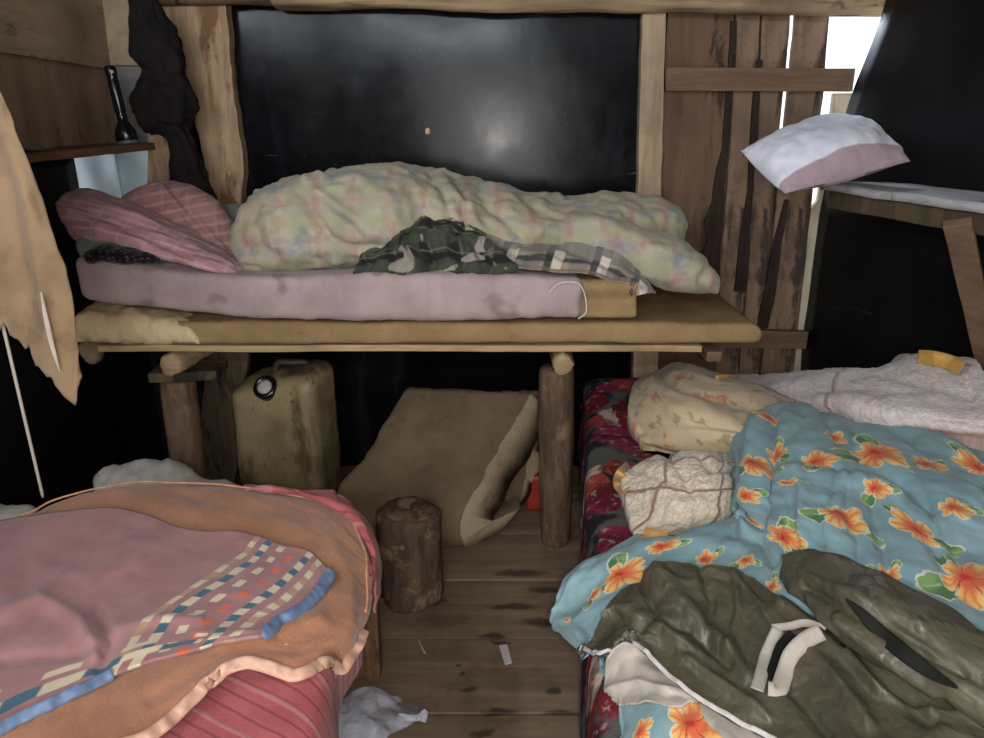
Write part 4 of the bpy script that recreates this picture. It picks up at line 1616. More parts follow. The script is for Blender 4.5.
# ragged lower edge: two tongues
j = np.linspace(0, 1, 110)[:, None]
i = np.linspace(0, 1, 90)[None, :]
drop = np.interp(i[0], [0, .55, .64, .72, .76, .80, .90, .965, 1.0], [.0, -.02, .00, .045, .03, .075, .15, .19, .13])
V[..., 2] -= np.clip((j - .70) / .30, 0, 1) ** 1.3 * (drop + .012 * fbm(np.stack([i[0] * 40, i[0] * 0, i[0] * 0], -1), 2, 3))[None, :]
uvS = metric_uv(V)
Nn = normals(V)
if float(np.mean(np.einsum('ijk,ijk->ij', Nn, CAM - V))) < 0:
    Nn = -Nn
d = .007 * fbm(np.stack([uvS[..., 0] * 12 + uvS[..., 1] * 3, uvS[..., 1] * 2.5, uvS[..., 0] * 0], -1), 3, 73)
px = proj(V)
for poly, w, amp in (([(20, 130), (32, 200), (40, 270), (48, 330)], 12, .018), ([(5, 180), (18, 260), (34, 330)], 12, -.014), ([(40, 200), (45, 260), (60, 340)], 8, -.008), ([(0, 110), (20, 170), (52, 250)], 8, .010)):
    dd = dpoly(px, poly) / w
    d = d + amp * np.exp(-dd * dd)
V = V + Nn * d[..., None]
VV, F, UV = shell(V, normals(V) * np.sign(np.sum(normals(V) * (CAM - V))), .006, uvS)
o = link('sackcloth', VV, F, sack, None, UV, tree='sack')
sk_ = [D(u, v, ('sack',), .004) for u, v in ((41, 292), (46, 318), (52, 345), (60, 372))]
if all(abs(p_[1] - Ys) < .3 for p_ in sk_):
    V_, F_, U_ = ribbon(sk_, .011, .002, 40, wav=.003, taper=True)
    lab(link('pale_fold', V_, F_, m_cloth('pale_sack_lining', (176, 166, 152), (204, 196, 184), 12), o, U_), 'pale folded edge')
tag(o, 'tan sackcloth with a ragged lower edge hanging at the left wall', 'cloth')
V_, F_ = wire([sd(-6, 290, .04), sd(4, 330, .05), sd(18, 390, .06), sd(32, 450, .08), sd(43, 497, .10)], .0042)
o = link('white_cord', V_, F_, m_plain('white_string', (198, 190, 176), .9, .1))
tag(o, 'thin white cord hanging below the tan sackcloth against the black wall', 'cord')

# ------------------------------------------------------------------ under the bunk
jer = thing('jerrycan', 'dirty yellowed plastic jerrycan standing under the bunk', 'jerrycan', (-.62, 2.66, 0))
jm = m_jerry()
ja, jb = atY(233, 420, 2.58), atY(317, 420, 2.58)
jz = float(atY(280, 366, 2.66)[2])
jx0, jx1 = -.175, .175


def jdef(V):
    x, y, z = V[:, 0].copy(), V[:, 1].copy(), V[:, 2].copy()
    # shoulder sloping down to the front left corner
    k = np.clip((z - (jz - .16)) / .16, 0, 1)
    V[:, 2] = z - k * (.07 * np.clip((.10 - x) / .28, 0, 1) + .03 * np.clip((-y) / .13, 0, 1))
    bulge = np.sin(np.clip(z / jz, 0, 1) * PI)
    V[:, 0] = x * (1 + .02 * bulge)
    V[:, 1] = y * (1 + .06 * bulge * (1 - (x / .18) ** 2))
    V += .0 * V
    # moulded recess
    V[:, 1] += np.where(y < -.1, .008 * np.exp(-((x) / .07) ** 2) * bulge, 0)
    c, s = math.cos(-.22), math.sin(-.22)
    X = V[:, 0] * c - V[:, 1] * s
    Y = V[:, 0] * s + V[:, 1] * c
    V[:, 0], V[:, 1] = X + JC[0], Y + JC[1]
    return V


JC = (float((ja[0] + atY(329, 420, 2.70)[0]) / 2), 2.70)
V_, F_ = rbox((jx0, -.12, 0), (jx1, .12, jz), .05, (20, 14, 26), [(9, .003)], 80, jdef)
fixn(link('body', V_, F_, jm, jer, tree='jerry'))
nk = hit(266, 388, ('jerry',))
nk = atY(266, 386, 2.60) if nk is None else nk
nax = A([-.15, -.75, .65])
nax = nax / np.linalg.norm(nax)
V_, F_ = lathe([(.044, -.03), (.046, .010), (.042, .016), (.032, .016), (.030, .004), (.004, .004)], nk, 32, nax)
jring = lab(link('neck_ring', V_, F_, blk, jer), 'black neck ring')
fixn(jring)
V_, F_ = lathe([(.027, .0), (.028, .010), (.016, .014), (.001, .014)], nk + nax * .006, 24, nax)
fixn(lab(link('stopper', V_, F_, m_plain('crumpled_white_plug', (180, 176, 172), .6, .3, .6, 60.0), jring), 'whitish plug in the neck'))
hx = atY(292, 370, 2.70)
V_, F_ = wire([(hx[0] - .07, 2.70, jz - .05), (hx[0] - .05, 2.70, jz + .0), (hx[0], 2.70, jz + .002), (hx[0] + .05, 2.71, jz - .002), (hx[0] + .075, 2.715, jz - .03)], .014, 12, 40)
link('handle', V_, F_, m_plain('grimy_dark_plastic', (52, 42, 32), .6), jer)

# folded foam pad
pad = m_foam('grey_brown_foam', (88, 74, 57), (106, 90, 70), (68, 56, 44))
padin = pad
B = A([-.135, 2.285, 0.0])
dv = A([.64, .77, 0])
axd = A([-1, .10, 0])
cl = [(.46, .47), (.34, .37), (.22, .27), (.12, .19), (.06, .13), (.065, .08), (.13, .058), (.24, .058), (.33, .075), (.40, .13), (.45, .23), (.50, .35), (.55, .47)]
C = cr([(a, b, 0) for a, b in cl], 70)[:, :2]
T = np.gradient(C, axis=0)
T /= np.linalg.norm(T, axis=1, keepdims=True)
nrm = np.stack([-T[:, 1], T[:, 0]], -1)
th = .053
outl, inl = C - nrm * th, C + nrm * th
ringp = np.vstack([outl, inl[::-1]])
ringp[:, 1] = np.maximum(ringp[:, 1], .004)
rings = []
for s in (-.012, -.002, .004, .03, .12, .22, .32, .40, .444, .452, .458):
    sh = 1.0 if 0 <= s <= .446 else .93
    off = .012 * fbm(np.stack([ringp[:, 0] * 9, ringp[:, 1] * 9, ringp[:, 0] * 0 + s * 3], -1), 3, 81)
    cc = np.vstack([C, C[::-1]])
    rp = cc + (ringp - cc) * sh
    fr = np.concatenate([np.linspace(0, 1, 70), np.linspace(1, 0, 70)])
    fr = 1 - .72 * np.clip((fr - .55) / .25, 0, 1)
    rings.append([B + dv * (a) + A([0, 0, z]) + axd * (s * f_ + (o_ * 1.2 if s > .2 or s < .01 else 0)) for (a, z), o_, f_ in zip(rp, off, fr)])
    sl = np.concatenate([np.zeros(70), np.ones(70)]) * .06 * np.clip(1 - s / .3, 0, 1) * np.clip((.8 - np.concatenate([np.linspace(0, 1, 70), np.linspace(1, 0, 70)])) / .2, 0, 1)
    rings[-1] = [p_ - axd * q_ for p_, q_ in zip(rings[-1], sl)]
Vr = np.stack([np.array(r) for r in rings])
A_ = cr_param(Vr, 60)
Nn = normals(A_, True)
cenl = np.vstack([C, C[::-1]])
ref = np.stack([B + dv * a + A([0, 0, z]) for a, z in cenl])[None] + axd * np.linspace(0, .45, 60)[:, None, None]
sg = np.sign(np.sum(Nn * (A_ - ref)))
A_ = A_ + sg * Nn * (.005 * fbm(A_ * 11, 3, 82) + .003 * fbm(A_ * 34, 2, 83))[..., None]
A_[..., 2] = np.maximum(A_[..., 2], .003)
nvv, nuu, _ = A_.shape
Fq = gridfaces(nvv, nuu, 0, False, True)
h2 = nuu // 2
for base in (0, (nvv - 1) * nuu):
    for q in range(h2 - 1):
        Fq.append((base + q, base + q + 1, base + nuu - 2 - q, base + nuu - 1 - q))
o = link('foam_pad', A_.reshape(-1, 3), Fq, pad, tree='pad')
o.data.materials.append(m_foam('torn_cream_foam', (128, 112, 90), (150, 134, 110), (96, 82, 64)))
for pi_ in range(len(Fq) - 2 * (h2 - 1), len(Fq) - (h2 - 1)):
    o.data.polygons[pi_].material_index = 1
fixn(o)
tag(o, 'thick dirty grey foam pad folded over, lying under the bunk', 'foam pad')

# red plastic piece behind the pad
rp = atY(537, 520, 2.66)
V_, F_ = rbox((rp[0] - .05, 2.62, 0.002), (rp[0] + .035, 2.70, .16), .02, (6, 6, 10), [(12, .004)], 84)
o = link('red_container', V_, F_, m_plain('red_plastic', (150, 44, 26), .45))
fixn(o)
tag(o, 'small red plastic container half hidden behind the folded grey foam pad', 'container')

# stump
st0 = atZ(412, 597, 0.0)
stump = thing('stump', 'sawn dark log stump standing on the floorboards as a stool', 'stump', (st0[0], 2.08, 0))
V_, F_ = log((st0[0], 2.07, 0), (st0[0] + .004, 2.07, .315), .106, .096, 44, 70, .010, 9, 85)
slog = link('log', V_, F_, bark, stump, tree='stump')
fixn(slog)
top = []
for r in (.0, .03, .06, .078, .084):
    top.append([A([st0[0] + .004 + r * math.cos(t), 2.07 + r * math.sin(t), .316 + .004 * math.sin(3 * t + r * 40) * (r > .01) - (.012 if r > .08 else 0)]) for t in np.linspace(0, 2 * PI, 40, endpoint=False)])
V = np.array(top)
V[..., 2] += .004 * fbm(V * 30, 3, 86)
V2 = V[::-1].copy()
V2[..., 2] -= .012
VV = np.vstack([V.reshape(-1, 3), V2.reshape(-1, 3)])
F = gridfaces(10, 40, 0, False, True)
oo = link('cut_face', VV, F, m_wood('cut_log_end', (84, 66, 52), (112, 90, 72), 2, 30, (60, 46, 36), .06), slog)
fixn(oo)

# litter on the floor
bagm = m_bagfilm()
bc = atZ(354, 724, 0.0)
nu_, nv_ = 90, 70
uu, vv_ = np.meshgrid(np.linspace(0, 2 * PI, nu_, endpoint=False), np.linspace(0.02, 1, nv_))
rad = .125 * (1 + .22 * np.sin(2 * uu + .5) + .1 * np.sin(5 * uu))
X = bc[0] + vv_ * rad * np.cos(uu) * 1.1
Yy = bc[1] + .0 + vv_ * rad * np.sin(uu) * .85
Z = .045 * (1 - vv_ ** 2) ** .7
Vb = np.stack([X, Yy, Z], -1)
Vb += (.010 * ridged(Vb * 14, 2, 87) + .010 * fbm(Vb * 9, 2, 88))[..., None] * A([.5, .5, 1.0])
Vb[..., 2] = np.maximum(Vb[..., 2], .003)
VV, F = rings_mesh(Vb)
bagt = thing('plastic_bag', 'crumpled thin white plastic bag on the floor by the orange bed', 'plastic bag', (bc[0], bc[1], 0))
link('bag_body', VV, F, bagm, bagt)
hp = [atZ(u, v, z) for u, v, z in ((398, 716, .02), (410, 718, .012), (420, 717, .01), (425, 712, .02), (423, 722, .008))]
V_, F_, U_ = ribbon(hp, .016, .001, 40, wav=.004)
link('handle', V_, F_, bagm, bagt)
pp = [atZ(u, v, .002) for u, v in ((499, 646), (507, 645), (512, 663), (505, 665))]
V_, F_ = extr(pp, (0, 0, .003), 0, 0, .01)
o = link('paper_scrap', V_, F_, m_plain('white_paper', (196, 190, 186), .9), smooth=False)
fixn(o)
tag(o, 'small white paper scrap lying on the floorboards', 'paper')
V_, F_ = wire([atZ(419, 640, .004), atZ(422, 647, .005), atZ(425, 653, .004)], .0035)
o = link('wood_splinter', V_, F_, wood_pale)
tag(o, 'pale wood splinter on the floor in front of the stump', 'splinter')
# ------------------------------------------------------------------ left bed
XR = -.30
lb = thing('bed_frame', 'low wooden bed frame under the rust blanket at the left wall', 'bed frame', (-.83, 1.1, 0))
YE = 1.84
for (x, y) in ((-.345, 1.705), (-1.30, 1.45), (-.345, .0), (-1.30, .0)):
    V_, F_ = plank((x, y, 0), (x, y, .283), .075, .05, (0, -1, 0), .003, 10, .002, int(x * 50 + y * 9) % 50)
    link('leg', V_, F_, wood_frame, lb)
V_, F_ = plank((-.40, -.1, .225), (-.40, 1.66, .225), .03, .10, (0, 0, 1), .003, 20, .002, 90)
link('side_rail', V_, F_, wood_frame, lb)
V_, F_ = plank((-1.32, -.1, .225), (-1.32, 1.78, .225), .03, .10, (0, 0, 1), .003, 20, .002, 91)
link('side_rail', V_, F_, wood_frame, lb)
V_, F_ = plank((-1.30, 1.55, .225), (-.345, 1.66, .225), .03, .10, (0, 0, 1), .003, 20, .002, 92)
link('end_rail', V_, F_, wood_frame, lb)
for y in np.linspace(.0, 1.4, 7):
    V_, F_ = plank((-1.30, y, .272), (-.345, y, .272), .10, .016, (0, 0, 1), .003, 8, .001, 93)
    link('slat', V_, F_, wood_frame, lb)
red = m_redcloth()


def bedd(V):
    # far right corner rounded off, side hanging a little outwards below
    k = np.clip((V[:, 1] - 1.5) / .34, 0, 1)
    V[:, 0] -= np.where(V[:, 0] > -.6, .09 * k ** 2.2, 0)
    V[:, 0] += np.where(V[:, 0] > -.36, .012 * np.sin(V[:, 1] * 22 + V[:, 2] * 9) * np.clip((.49 - V[:, 2]) / .1, 0, 1), 0)
    V[:, 1] -= np.where(V[:, 1] > 1.2, np.clip((-.75 - V[:, 0]) / .6, 0, 1) * .36 * np.clip((V[:, 1] - 1.2) / .6, 0, 1), 0)
    V[:, 2] += np.where(V[:, 2] > .45, .006 * fbm(V * (4, 4, 0), 2, 94), 0)
    return V


V_, F_ = rbox((XL + .03, -.2, .29), (XR, 1.87, .485), .045, (30, 60, 6), [(7, .003)], 95, bedd)
o = link('mattress', V_, F_, red, tree='redbed')
fixn(o)
tag(o, 'low mattress in a red ribbed bedspread under the rust blanket', 'mattress')

rust = m_orange()
W = lambda x, y, z: A([x, y, z])
rows = [[W(-1.36, 1.60, .40), W(-1.1, 1.78, .38), W(-.72, 1.93, .38), W(-.56, 1.90, .40), W(-.44, 1.86, .42)],
        [W(-1.37, 1.60, .46), W(-1.1, 1.77, .47), W(-.72, 1.90, .47), W(-.56, 1.87, .47), W(-.42, 1.80, .47)],
        [(-130, 530, .50), (0, 522, .51), (60, 500, .52), (120, 489, .515), (200, 488, .515), (260, 495, .51), (320, 505, .505), (355, 522, .49)],
        [(-150, 560, .50), (0, 545, .51), (60, 522, .52), (120, 510, .515), (200, 506, .515), (280, 514, .515), (335, 526, .51), (368, 552, .49)],
        [(-180, 610, .50), (0, 590, .505), (100, 560, .51), (200, 545, .51), (290, 548, .515), (345, 562, .51), (372, 582, .475)],
        [(-200, 690, .50), (0, 650, .505), (100, 620, .51), (200, 600, .51), (290, 598, .515), (345, 605, .51), (369, 612, .455)],
        [(-220, 780, .50), (0, 700, .51), (100, 668, .51), (200, 645, .51), (280, 638, .52), (335, 640, .50), (359, 640, .445)],
        [(-250, 860, .50), (0, 770, .51), (90, 728, .51), (180, 690, .515), (255, 655, .525), (310, 662, .50), (346, 663, .44)],
        [(-260, 900, .50), (20, 800, .505), (105, 757, .505), (150, 738, .505), (185, 707, .51), (202, 690, .515), (217, 675, .52), (240, 666, .52), (262, 667, .515), (300, 680, .485), (331, 684, .43)]]
o_rust = thing('blanket', 'rust brown wool blanket spread over the left bed', 'blanket', (-.8, 1.3, .5))
ob = cloth('wool_cloth', rows, rust, o_rust, 150, 130, .009, [(4, 4, .006), (14, 14, .003)],
           [([(120, 500), (220, 515), (300, 530)], 9, .006), ([(200, 640), (260, 640), (320, 620)], 8, .012), ([(150, 700), (230, 650), (300, 650)], 6, -.006), ([(330, 540), (352, 580), (350, 640)], 6, .005)], ('redbed',), .010, seed=96, tree='rust')
gV, gU, gN = GRIDS['rust']
edge = gV[-1] + gN[-1] * .004
satin = m_cloth('tan_satin', (176, 136, 112), (202, 162, 138), 9, 600, .15, .45, .1, spec=.4)
edge = np.vstack([edge[30:], gV[-2:-34:-4, -1] + gN[-2:-34:-4, -1] * .004])
V_, F_, U_ = ribbon(edge, .023, .005, 170, wav=.006, seed=97)
lab(link('satin_binding', V_, F_, satin, ob, U_), 'tan satin binding')
edge = np.vstack([gV[24:29, 60:-1:8].reshape(-1, 3)[:0], gV[22, 40:-4:4], gV[22:96:5, -3]]) + A([0, 0, .010])
V_, F_ = wire(edge, .0028, 8, 120)
link('stitched_edge', V_, F_, m_cloth('rust_edge_thread', (180, 124, 92), (206, 150, 116), 30), ob)

# red spread turned up along the far right corner
rows = [[(244, 488, .505), (266, 485, .515), (300, 489, .515), (340, 500, .51), (364, 520, .50), (377, 547, .48), (377, 580, .45)],
        [(246, 490, .515), (266, 488, .535), (300, 493, .535), (338, 505, .525), (360, 525, .51), (373, 551, .49), (374, 582, .46)],
        [(248, 492, .505), (266, 492, .52), (299, 497, .52), (334, 509, .515), (356, 528, .50), (369, 554, .485), (371, 584, .465)]]
rows = [[W(-.68, 1.955, .36), W(-.60, 1.95, .36), W(-.46, 1.90, .37), W(-.34, 1.80, .38), W(-.285, 1.68, .38), W(-.275, 1.58, .36), W(-.275, 1.5, .35)]] + rows
oc = cloth('red_throw', rows, red, None, 110, 40, .006, [(9, 9, .006)], (), ('rust', 'redbed'), .006, seed=98, tree='redthrow')
tag(oc, 'rose red cloth edge sticking out round the far corner of the rust blanket', 'throw')

# mauve blanket with chequered border
onr = ('rust', 'redbed')
Dm = lambda u, v, l=.012: D(u, v, onr, l, .52)
rows = [[Dm(-130, 548), Dm(0, 522), Dm(60, 511), Dm(128, 509), Dm(190, 530), Dm(240, 533), Dm(284, 546), Dm(310, 552), Dm(331, 573)],
        [Dm(-140, 590), Dm(0, 560, .016), Dm(70, 545), Dm(130, 540, .018), Dm(190, 552), Dm(235, 556), Dm(280, 568), Dm(300, 578), Dm(317, 592)],
        [Dm(-150, 650), Dm(0, 605, .02), Dm(70, 590, .016), Dm(130, 580), Dm(180, 585), Dm(225, 590), Dm(262, 596), Dm(282, 604), Dm(296, 612)],
        [Dm(-160, 720), Dm(0, 655, .018), Dm(60, 640, .022), Dm(110, 628, .024), Dm(150, 622), Dm(190, 622), Dm(230, 620), Dm(255, 620), Dm(279, 622)],
        [Dm(-170, 790), Dm(0, 700, .014), Dm(50, 680, .016), Dm(95, 665, .02), Dm(140, 648, .016), Dm(180, 640), Dm(220, 634), Dm(245, 632), Dm(266, 632)],
        [Dm(-180, 840), Dm(0, 730, .01), Dm(50, 705, .01), Dm(100, 681, .010), Dm(140, 663), Dm(180, 652), Dm(215, 642), Dm(240, 637), Dm(258, 635)]]
mv = thing('blanket', 'mauve blanket with a teal and cream chequered border laid over the rust one', 'blanket', (-.9, 1.2, .52))
mtmp = m_plain('tmp2', (150, 100, 100))
om = cloth('woven_cloth', rows, mtmp, mv, 150, 110, .007, [(5, 5, .005), (14, 14, .002)],
           [([(0, 615), (40, 600), (80, 622), (95, 650)], 9, .016), ([(100, 610), (112, 640), (100, 670)], 6, -.014), ([(40, 565), (90, 580), (140, 560)], 10, .008), ([(110, 632), (160, 620), (200, 622)], 5, .008), ([(0, 660), (60, 655), (100, 650)], 6, -.010), ([(20, 590), (60, 560)], 8, -.006)], onr, .008, seed=99, tree='mauve', right=True)
gV, gU, gN = GRIDS['mauve']
om.data.materials[0] = m_mauve(float(gU[-1, 0, 1]))
bpy.data.materials.remove(mtmp)
bluef = m_cloth('blue_satin', (84, 105, 138), (108, 128, 158), 12, 600, .15, .5, .1, spec=.4)
e = gV[:-3, -1] + gN[:-3, -1] * .002 + A([.004, 0, 0])
V_, F_, U_ = ribbon(e, .026, .006, 80, wav=.004, seed=100)
lab(link('side_binding', V_, F_, bluef, om, U_), 'blue satin binding')
e = gV[-1, 20:92] + gN[-1, 20:92] * .002
V_, F_, U_ = ribbon(e, .021, .005, 80, wav=.005, seed=101)
lab(link('hem_binding', V_, F_, bluef, om, U_), 'blue satin binding')

# white bundle on the floor behind the bed
wp = m_cloth('white_sacking', (150, 146, 140), (184, 180, 174), 10, 300, .3)
rings = []
for (u, vt, vb, y, ry) in ((96, 480, 500, 2.12, .03), (104, 470, 510, 2.12, .09), (130, 464, 515, 2.12, .12), (165, 466, 515, 2.14, .12), (190, 476, 515, 2.15, .10), (220, 482, 512, 2.16, .08), (244, 488, 502, 2.16, .03)):
    pt, pb = atY(u, vt, y), atY(u, vb, y)
    h = (pt[2] - .004) / 2
    rings.append(sring((pt[0], y, pt[2] - h), (0, ry, 0), (0, 0, h), 20, .8))
o = bag('sack', rings, wp, None, 48, 70, [(12, .014), (28, .006)], seed=102, post=lambda V: np.stack([V[..., 0], V[..., 1], np.maximum(V[..., 2], .004)], -1))
tag(o, 'whitish sack standing behind the far end of the left bed', 'sack')
rings = []
for (u, vt, vb, y, ry) in ((-60, 520, 545, 1.86, .03), (-30, 505, 545, 1.86, .05), (0, 509, 540, 1.86, .06), (14, 507, 535, 1.87, .05), (28, 506, 530, 1.88, .04), (36, 510, 524, 1.88, .02)):
    pt, pb = atY(u, vt, y), atY(u, vb, y)
    h = (pt[2] - pb[2]) / 2
    rings.append(sring((max(pt[0], XL + .02 + .001 * u), y, pt[2] - h), (0, ry, 0), (0, 0, h), 16, .8))
o = bag('pale_rag', rings, wp, None, 32, 40, [(15, .008)], seed=103, on=('rust',))
tag(o, 'pale grey rag at the far left corner of the rust blanket by the wall', 'rag')

# ------------------------------------------------------------------ right bed
def edge_x(y):
    return .40 - (2.97 - y) * .112


def xmax(y):
    return wallx(y) - .03


rb = thing('bed_frame', 'low wooden bed frame under the rose patterned mattress on the right', 'bed frame', (.8, 1.9, 0))
for (x, y) in ((.50, 2.80), (1.25, 2.80), (.27, .5), (1.35, .5)):
    V_, F_ = plank((x, y, 0), (x, y, .16), .07, .07, (0, -1, 0), .003, 6, .002, int(x * 50 + y * 9) % 50)
    link('leg', V_, F_, wood_frame, rb)
for x0, x1 in ((.47, .24), (1.28, 1.45)):
    V_, F_ = plank((x0, 2.92, .12), (x1, .4, .12), .04, .10, (0, 0, 1), .003, 14, .002, 104)
    link('side_rail', V_, F_, wood_frame, rb)
for y in np.linspace(.6, 2.8, 8):
    V_, F_ = plank((edge_x(y) + .08, y, .176), (1.3, y, .176), .10, .016, (0, 0, 1), .003, 8, .001, 105)
    link('slat', V_, F_, wood_frame, rb)
plush = m_roses()


def rbd(V):
    y = V[:, 1]
    t = V[:, 0]
    V[:, 0] = edge_x(y) + t * (xmax(y) - edge_x(y))
    V[:, 0] += np.where(t < .05, .008 * np.sin(y * 24 + V[:, 2] * 8), 0)
    return V


V_, F_ = rbox((0.05, .36, .0), (.97, 2.86, 1), .06, (20, 40, 8), (), 0)
V_ = V_.copy()
V_[:, 2] = .19 + V_[:, 2] * .24
V_ = rbd(V_)
o = link('mattress', V_, F_, foam_brown)
fixn(o)
tag(o, 'mattress of the right bed, wholly under the rose patterned plush cover', 'mattress')
rows = []
for y in (2.98, 2.9, 2.5, 2.0, 1.5, 1.0, .5, .28):
    e, zz = edge_x(y), .452
    if y == 2.98:
        zz = .30
    if y == .28:
        zz = .36
    rows.append([W(e - .012, y, .06), W(e - .018, y, .18), W(e - .012, y, .32), W(e - .004, y, min(.41, zz)), W(e + .03, y, min(.445, zz)), W(e + .10, y, zz), W(e + .35, y, zz), W(e + .7, y, zz), W(xmax(y) - .005, y, zz)])
o = cloth('plush_cover', rows, plush, None, 110, 120, .010, [(5, 5, .004), ((0), 6, .004)], (), (), seed=106, tree='plush')
tag(o, 'dark red and black rose patterned plush cover over the right bed', 'bedspread')

# cream leaf print pillow
creamf = m_creamfloral()
zp = .455
rows = [[(660, 452, zp), (690, 457, zp), (720, 460, zp), (760, 462, zp), (800, 462, zp)],
        [(640, 438, .49), (665, 446, .50), (700, 450, .52), (740, 452, .53), (800, 455, .53)],
        [(629, 412, .52), (660, 420, .57), (710, 428, .60), (760, 434, .60), (815, 440, .56)],
        [(630, 392, .53), (665, 392, .62), (715, 402, .635), (770, 416, .62), (815, 425, .57)],
        [(642, 377, .53), (676, 371, .61), (722, 382, .625), (775, 402, .60), (810, 412, .55)],
        [(655, 371, .51), (682, 365, .57), (726, 376, .575), (775, 396, .55), (805, 406, .52)],
        [W(.62, 2.76, .47), W(.72, 2.78, .47), W(.84, 2.74, .47), W(.95, 2.62, .47), W(1.02, 2.56, .47)]]
o = cloth('pillow', rows, creamf, None, 110, 90, .01, [(6, 6, .010), (14, 14, .004)], [([(660, 375), (700, 395), (740, 405), (790, 412)], 5, -.016), ([(690, 372), (740, 392), (790, 402)], 5, .010), ([(640, 430), (700, 432), (760, 440)], 5, -.016), ([(650, 400), (690, 412), (730, 418)], 7, .008)], ('plush',), .004, solid=.455, seed=107, tree='creamp')
tag(o, 'plump cream pillow with a faded leaf print at the far end of the right bed', 'pillow')

# sherpa blanket bunched in front of it
sher = m_sherpa('cream_sherpa', (196, 178, 156), (218, 203, 184), (120, 78, 54), (.17, .16, .07))
rows = [[(634, 537, zp), (660, 538, zp), (690, 536, zp), (720, 532, zp), (748, 530, .46)],
        [(630, 518, .49), (662, 520, .51), (695, 518, .53), (725, 515, .53), (750, 512, .47)],
        [(625, 492, .51), (660, 490, .56), (700, 492, .58), (728, 490, .565), (752, 488, .48)],
        [(624, 474, .52), (655, 466, .58), (700, 470, .60), (728, 468, .58), (752, 468, .48)],
        [(640, 463, .52), (668, 455, .57), (700, 455, .60), (726, 456, .58), (748, 460, .48)],
        [(650, 462, .49), (675, 453, .53), (700, 452, .55), (722, 453, .53), (744, 458, .47)],
        [(655, 462, zp), (680, 456, zp), (700, 456, zp), (722, 456, zp), (742, 458, zp)]]
shb = thing('sherpa_blanket', 'cream sherpa blanket with brown grid lines bunched beside the blue quilt', 'blanket', (.62, 2.2, .46))
cloth('fleece', rows, sher, shb, 150, 130, .01, [(9, 9, .012), (80, 80, .0022), (28, 28, .002)], [([(668, 455), (685, 475), (690, 492)], 5, -.014), ([(700, 470), (690, 500), (688, 530)], 5, .006), ([(700, 458), (712, 470), (735, 472)], 4, -.012), ([(640, 470), (670, 480)], 5, -.01)], ('plush',), .004, solid=.455, seed=108, tree='sherpa')
yel = m_cloth('yellow_satin', (178, 130, 60), (206, 160, 86), 12, 500, .15, .5, spec=.4)
V_, F_, U_ = ribbon([D(u, v, ('sherpa', 'plush'), .012) for u, v in ((630, 466), (622, 474), (619, 484), (626, 492))], .035, .006, 30, wav=.004)
lab(link('yellow_binding', V_, F_, yel, shb, U_), 'yellow satin binding')
V_, F_, U_ = ribbon([D(u, v, ('sherpa', 'plush'), .010) for u, v in ((644, 533), (656, 536), (668, 536))], .03, .006, 30, wav=.004)
lab(link('yellow_binding', V_, F_, yel, shb, U_), 'yellow satin binding')

# peach sheet under the white fleece
peach = m_cloth('peach_cotton', (176, 132, 100), (198, 156, 122), 8, stain=(150, 104, 72))
rows = [[(800, 460, .50), (850, 462, .52), (900, 470, .55), (984, 484, .58), (1080, 500, .6)],
        [(795, 425, .55), (850, 432, .60), (900, 440, .62), (984, 455, .65), (1060, 468, .66)],
        [(790, 405, .56), (850, 415, .62), (900, 422, .66), (984, 435, .68), (1040, 444, .68)],
        [(780, 395, .55), (850, 400, .60), (900, 405, .62), (960, 412, .64), (1000, 415, .64)]]


def inroom(V, uv=None):
    V = V.copy()
    V[..., 0] = np.minimum(V[..., 0], wallx(V[..., 1]) - .035)
    return V


o = cloth('peach_sheet', rows, peach, None, 90, 50, .008, [(6, 6, .008), (16, 16, .004)], (), ('plush', 'creamp'), .006, solid=.46, post=inroom, seed=109, tree='peach')
tag(o, 'peach sheet showing between the blue quilt and the white fleece', 'sheet')
# white fleece blanket heaped against the right wall
fle = m_sherpa('white_fleece', (188, 174, 169), (211, 199, 194), (130, 88, 66), (.55, .42, .035))
rows = [[(728, 392, .49), (770, 402, .52), (830, 420, .60), (880, 428, .64), (984, 440, .69), (1060, 448, .70)],
        [(728, 386, .51), (770, 394, .57), (830, 408, .645), (880, 414, .69), (984, 424, .73), (1050, 430, .74)],
        [(730, 380, .52), (770, 384, .585), (830, 392, .66), (880, 394, .71), (984, 400, .76), (1035, 404, .77)],
        [(734, 376, .51), (775, 377, .58), (830, 378, .66), (880, 375, .73), (930, 365, .77), (990, 378, .79)],
        [(738, 374, .50), (780, 374, .565), (835, 370, .645), (880, 364, .72), (925, 350, .77), (975, 360, .79)],
        [(740, 376, .48), (782, 377, .53), (836, 374, .60), (878, 368, .66), (918, 356, .70), (955, 360, .70)],
        [W(.90, 2.75, .47), W(1.0, 2.75, .47), W(1.15, 2.72, .47), W(1.25, 2.68, .47), W(1.36, 2.62, .47), W(1.44, 2.5, .47)]]
flt = thing('fleece_blanket', 'fluffy white fleece blanket with thin brown lines heaped against the right wall', 'blanket', (1.2, 2.3, .46))
cloth('fleece', rows, fle, flt, 190, 130, .012, [(5, 5, .016), (12, 12, .005), (80, 80, .002), (30, 30, .0014)], [([(750, 380), (800, 388), (860, 385)], 7, .012), ([(820, 400), (880, 402), (940, 395)], 7, -.014), ([(880, 372), (920, 380), (970, 390)], 6, .014), ([(900, 420), (950, 418), (984, 425)], 6, .01)], ('plush', 'creamp', 'peach'), .006, solid=.47, post=inroom, seed=110, tree='fleece')
V_, F_, U_ = ribbon([D(u, v, ('fleece',), .015) for u, v in ((918, 357), (932, 358), (948, 362), (962, 368))], .045, .008, 40, wav=.004)
lab(link('yellow_binding', V_, F_, yel, flt, U_), 'yellow satin binding')
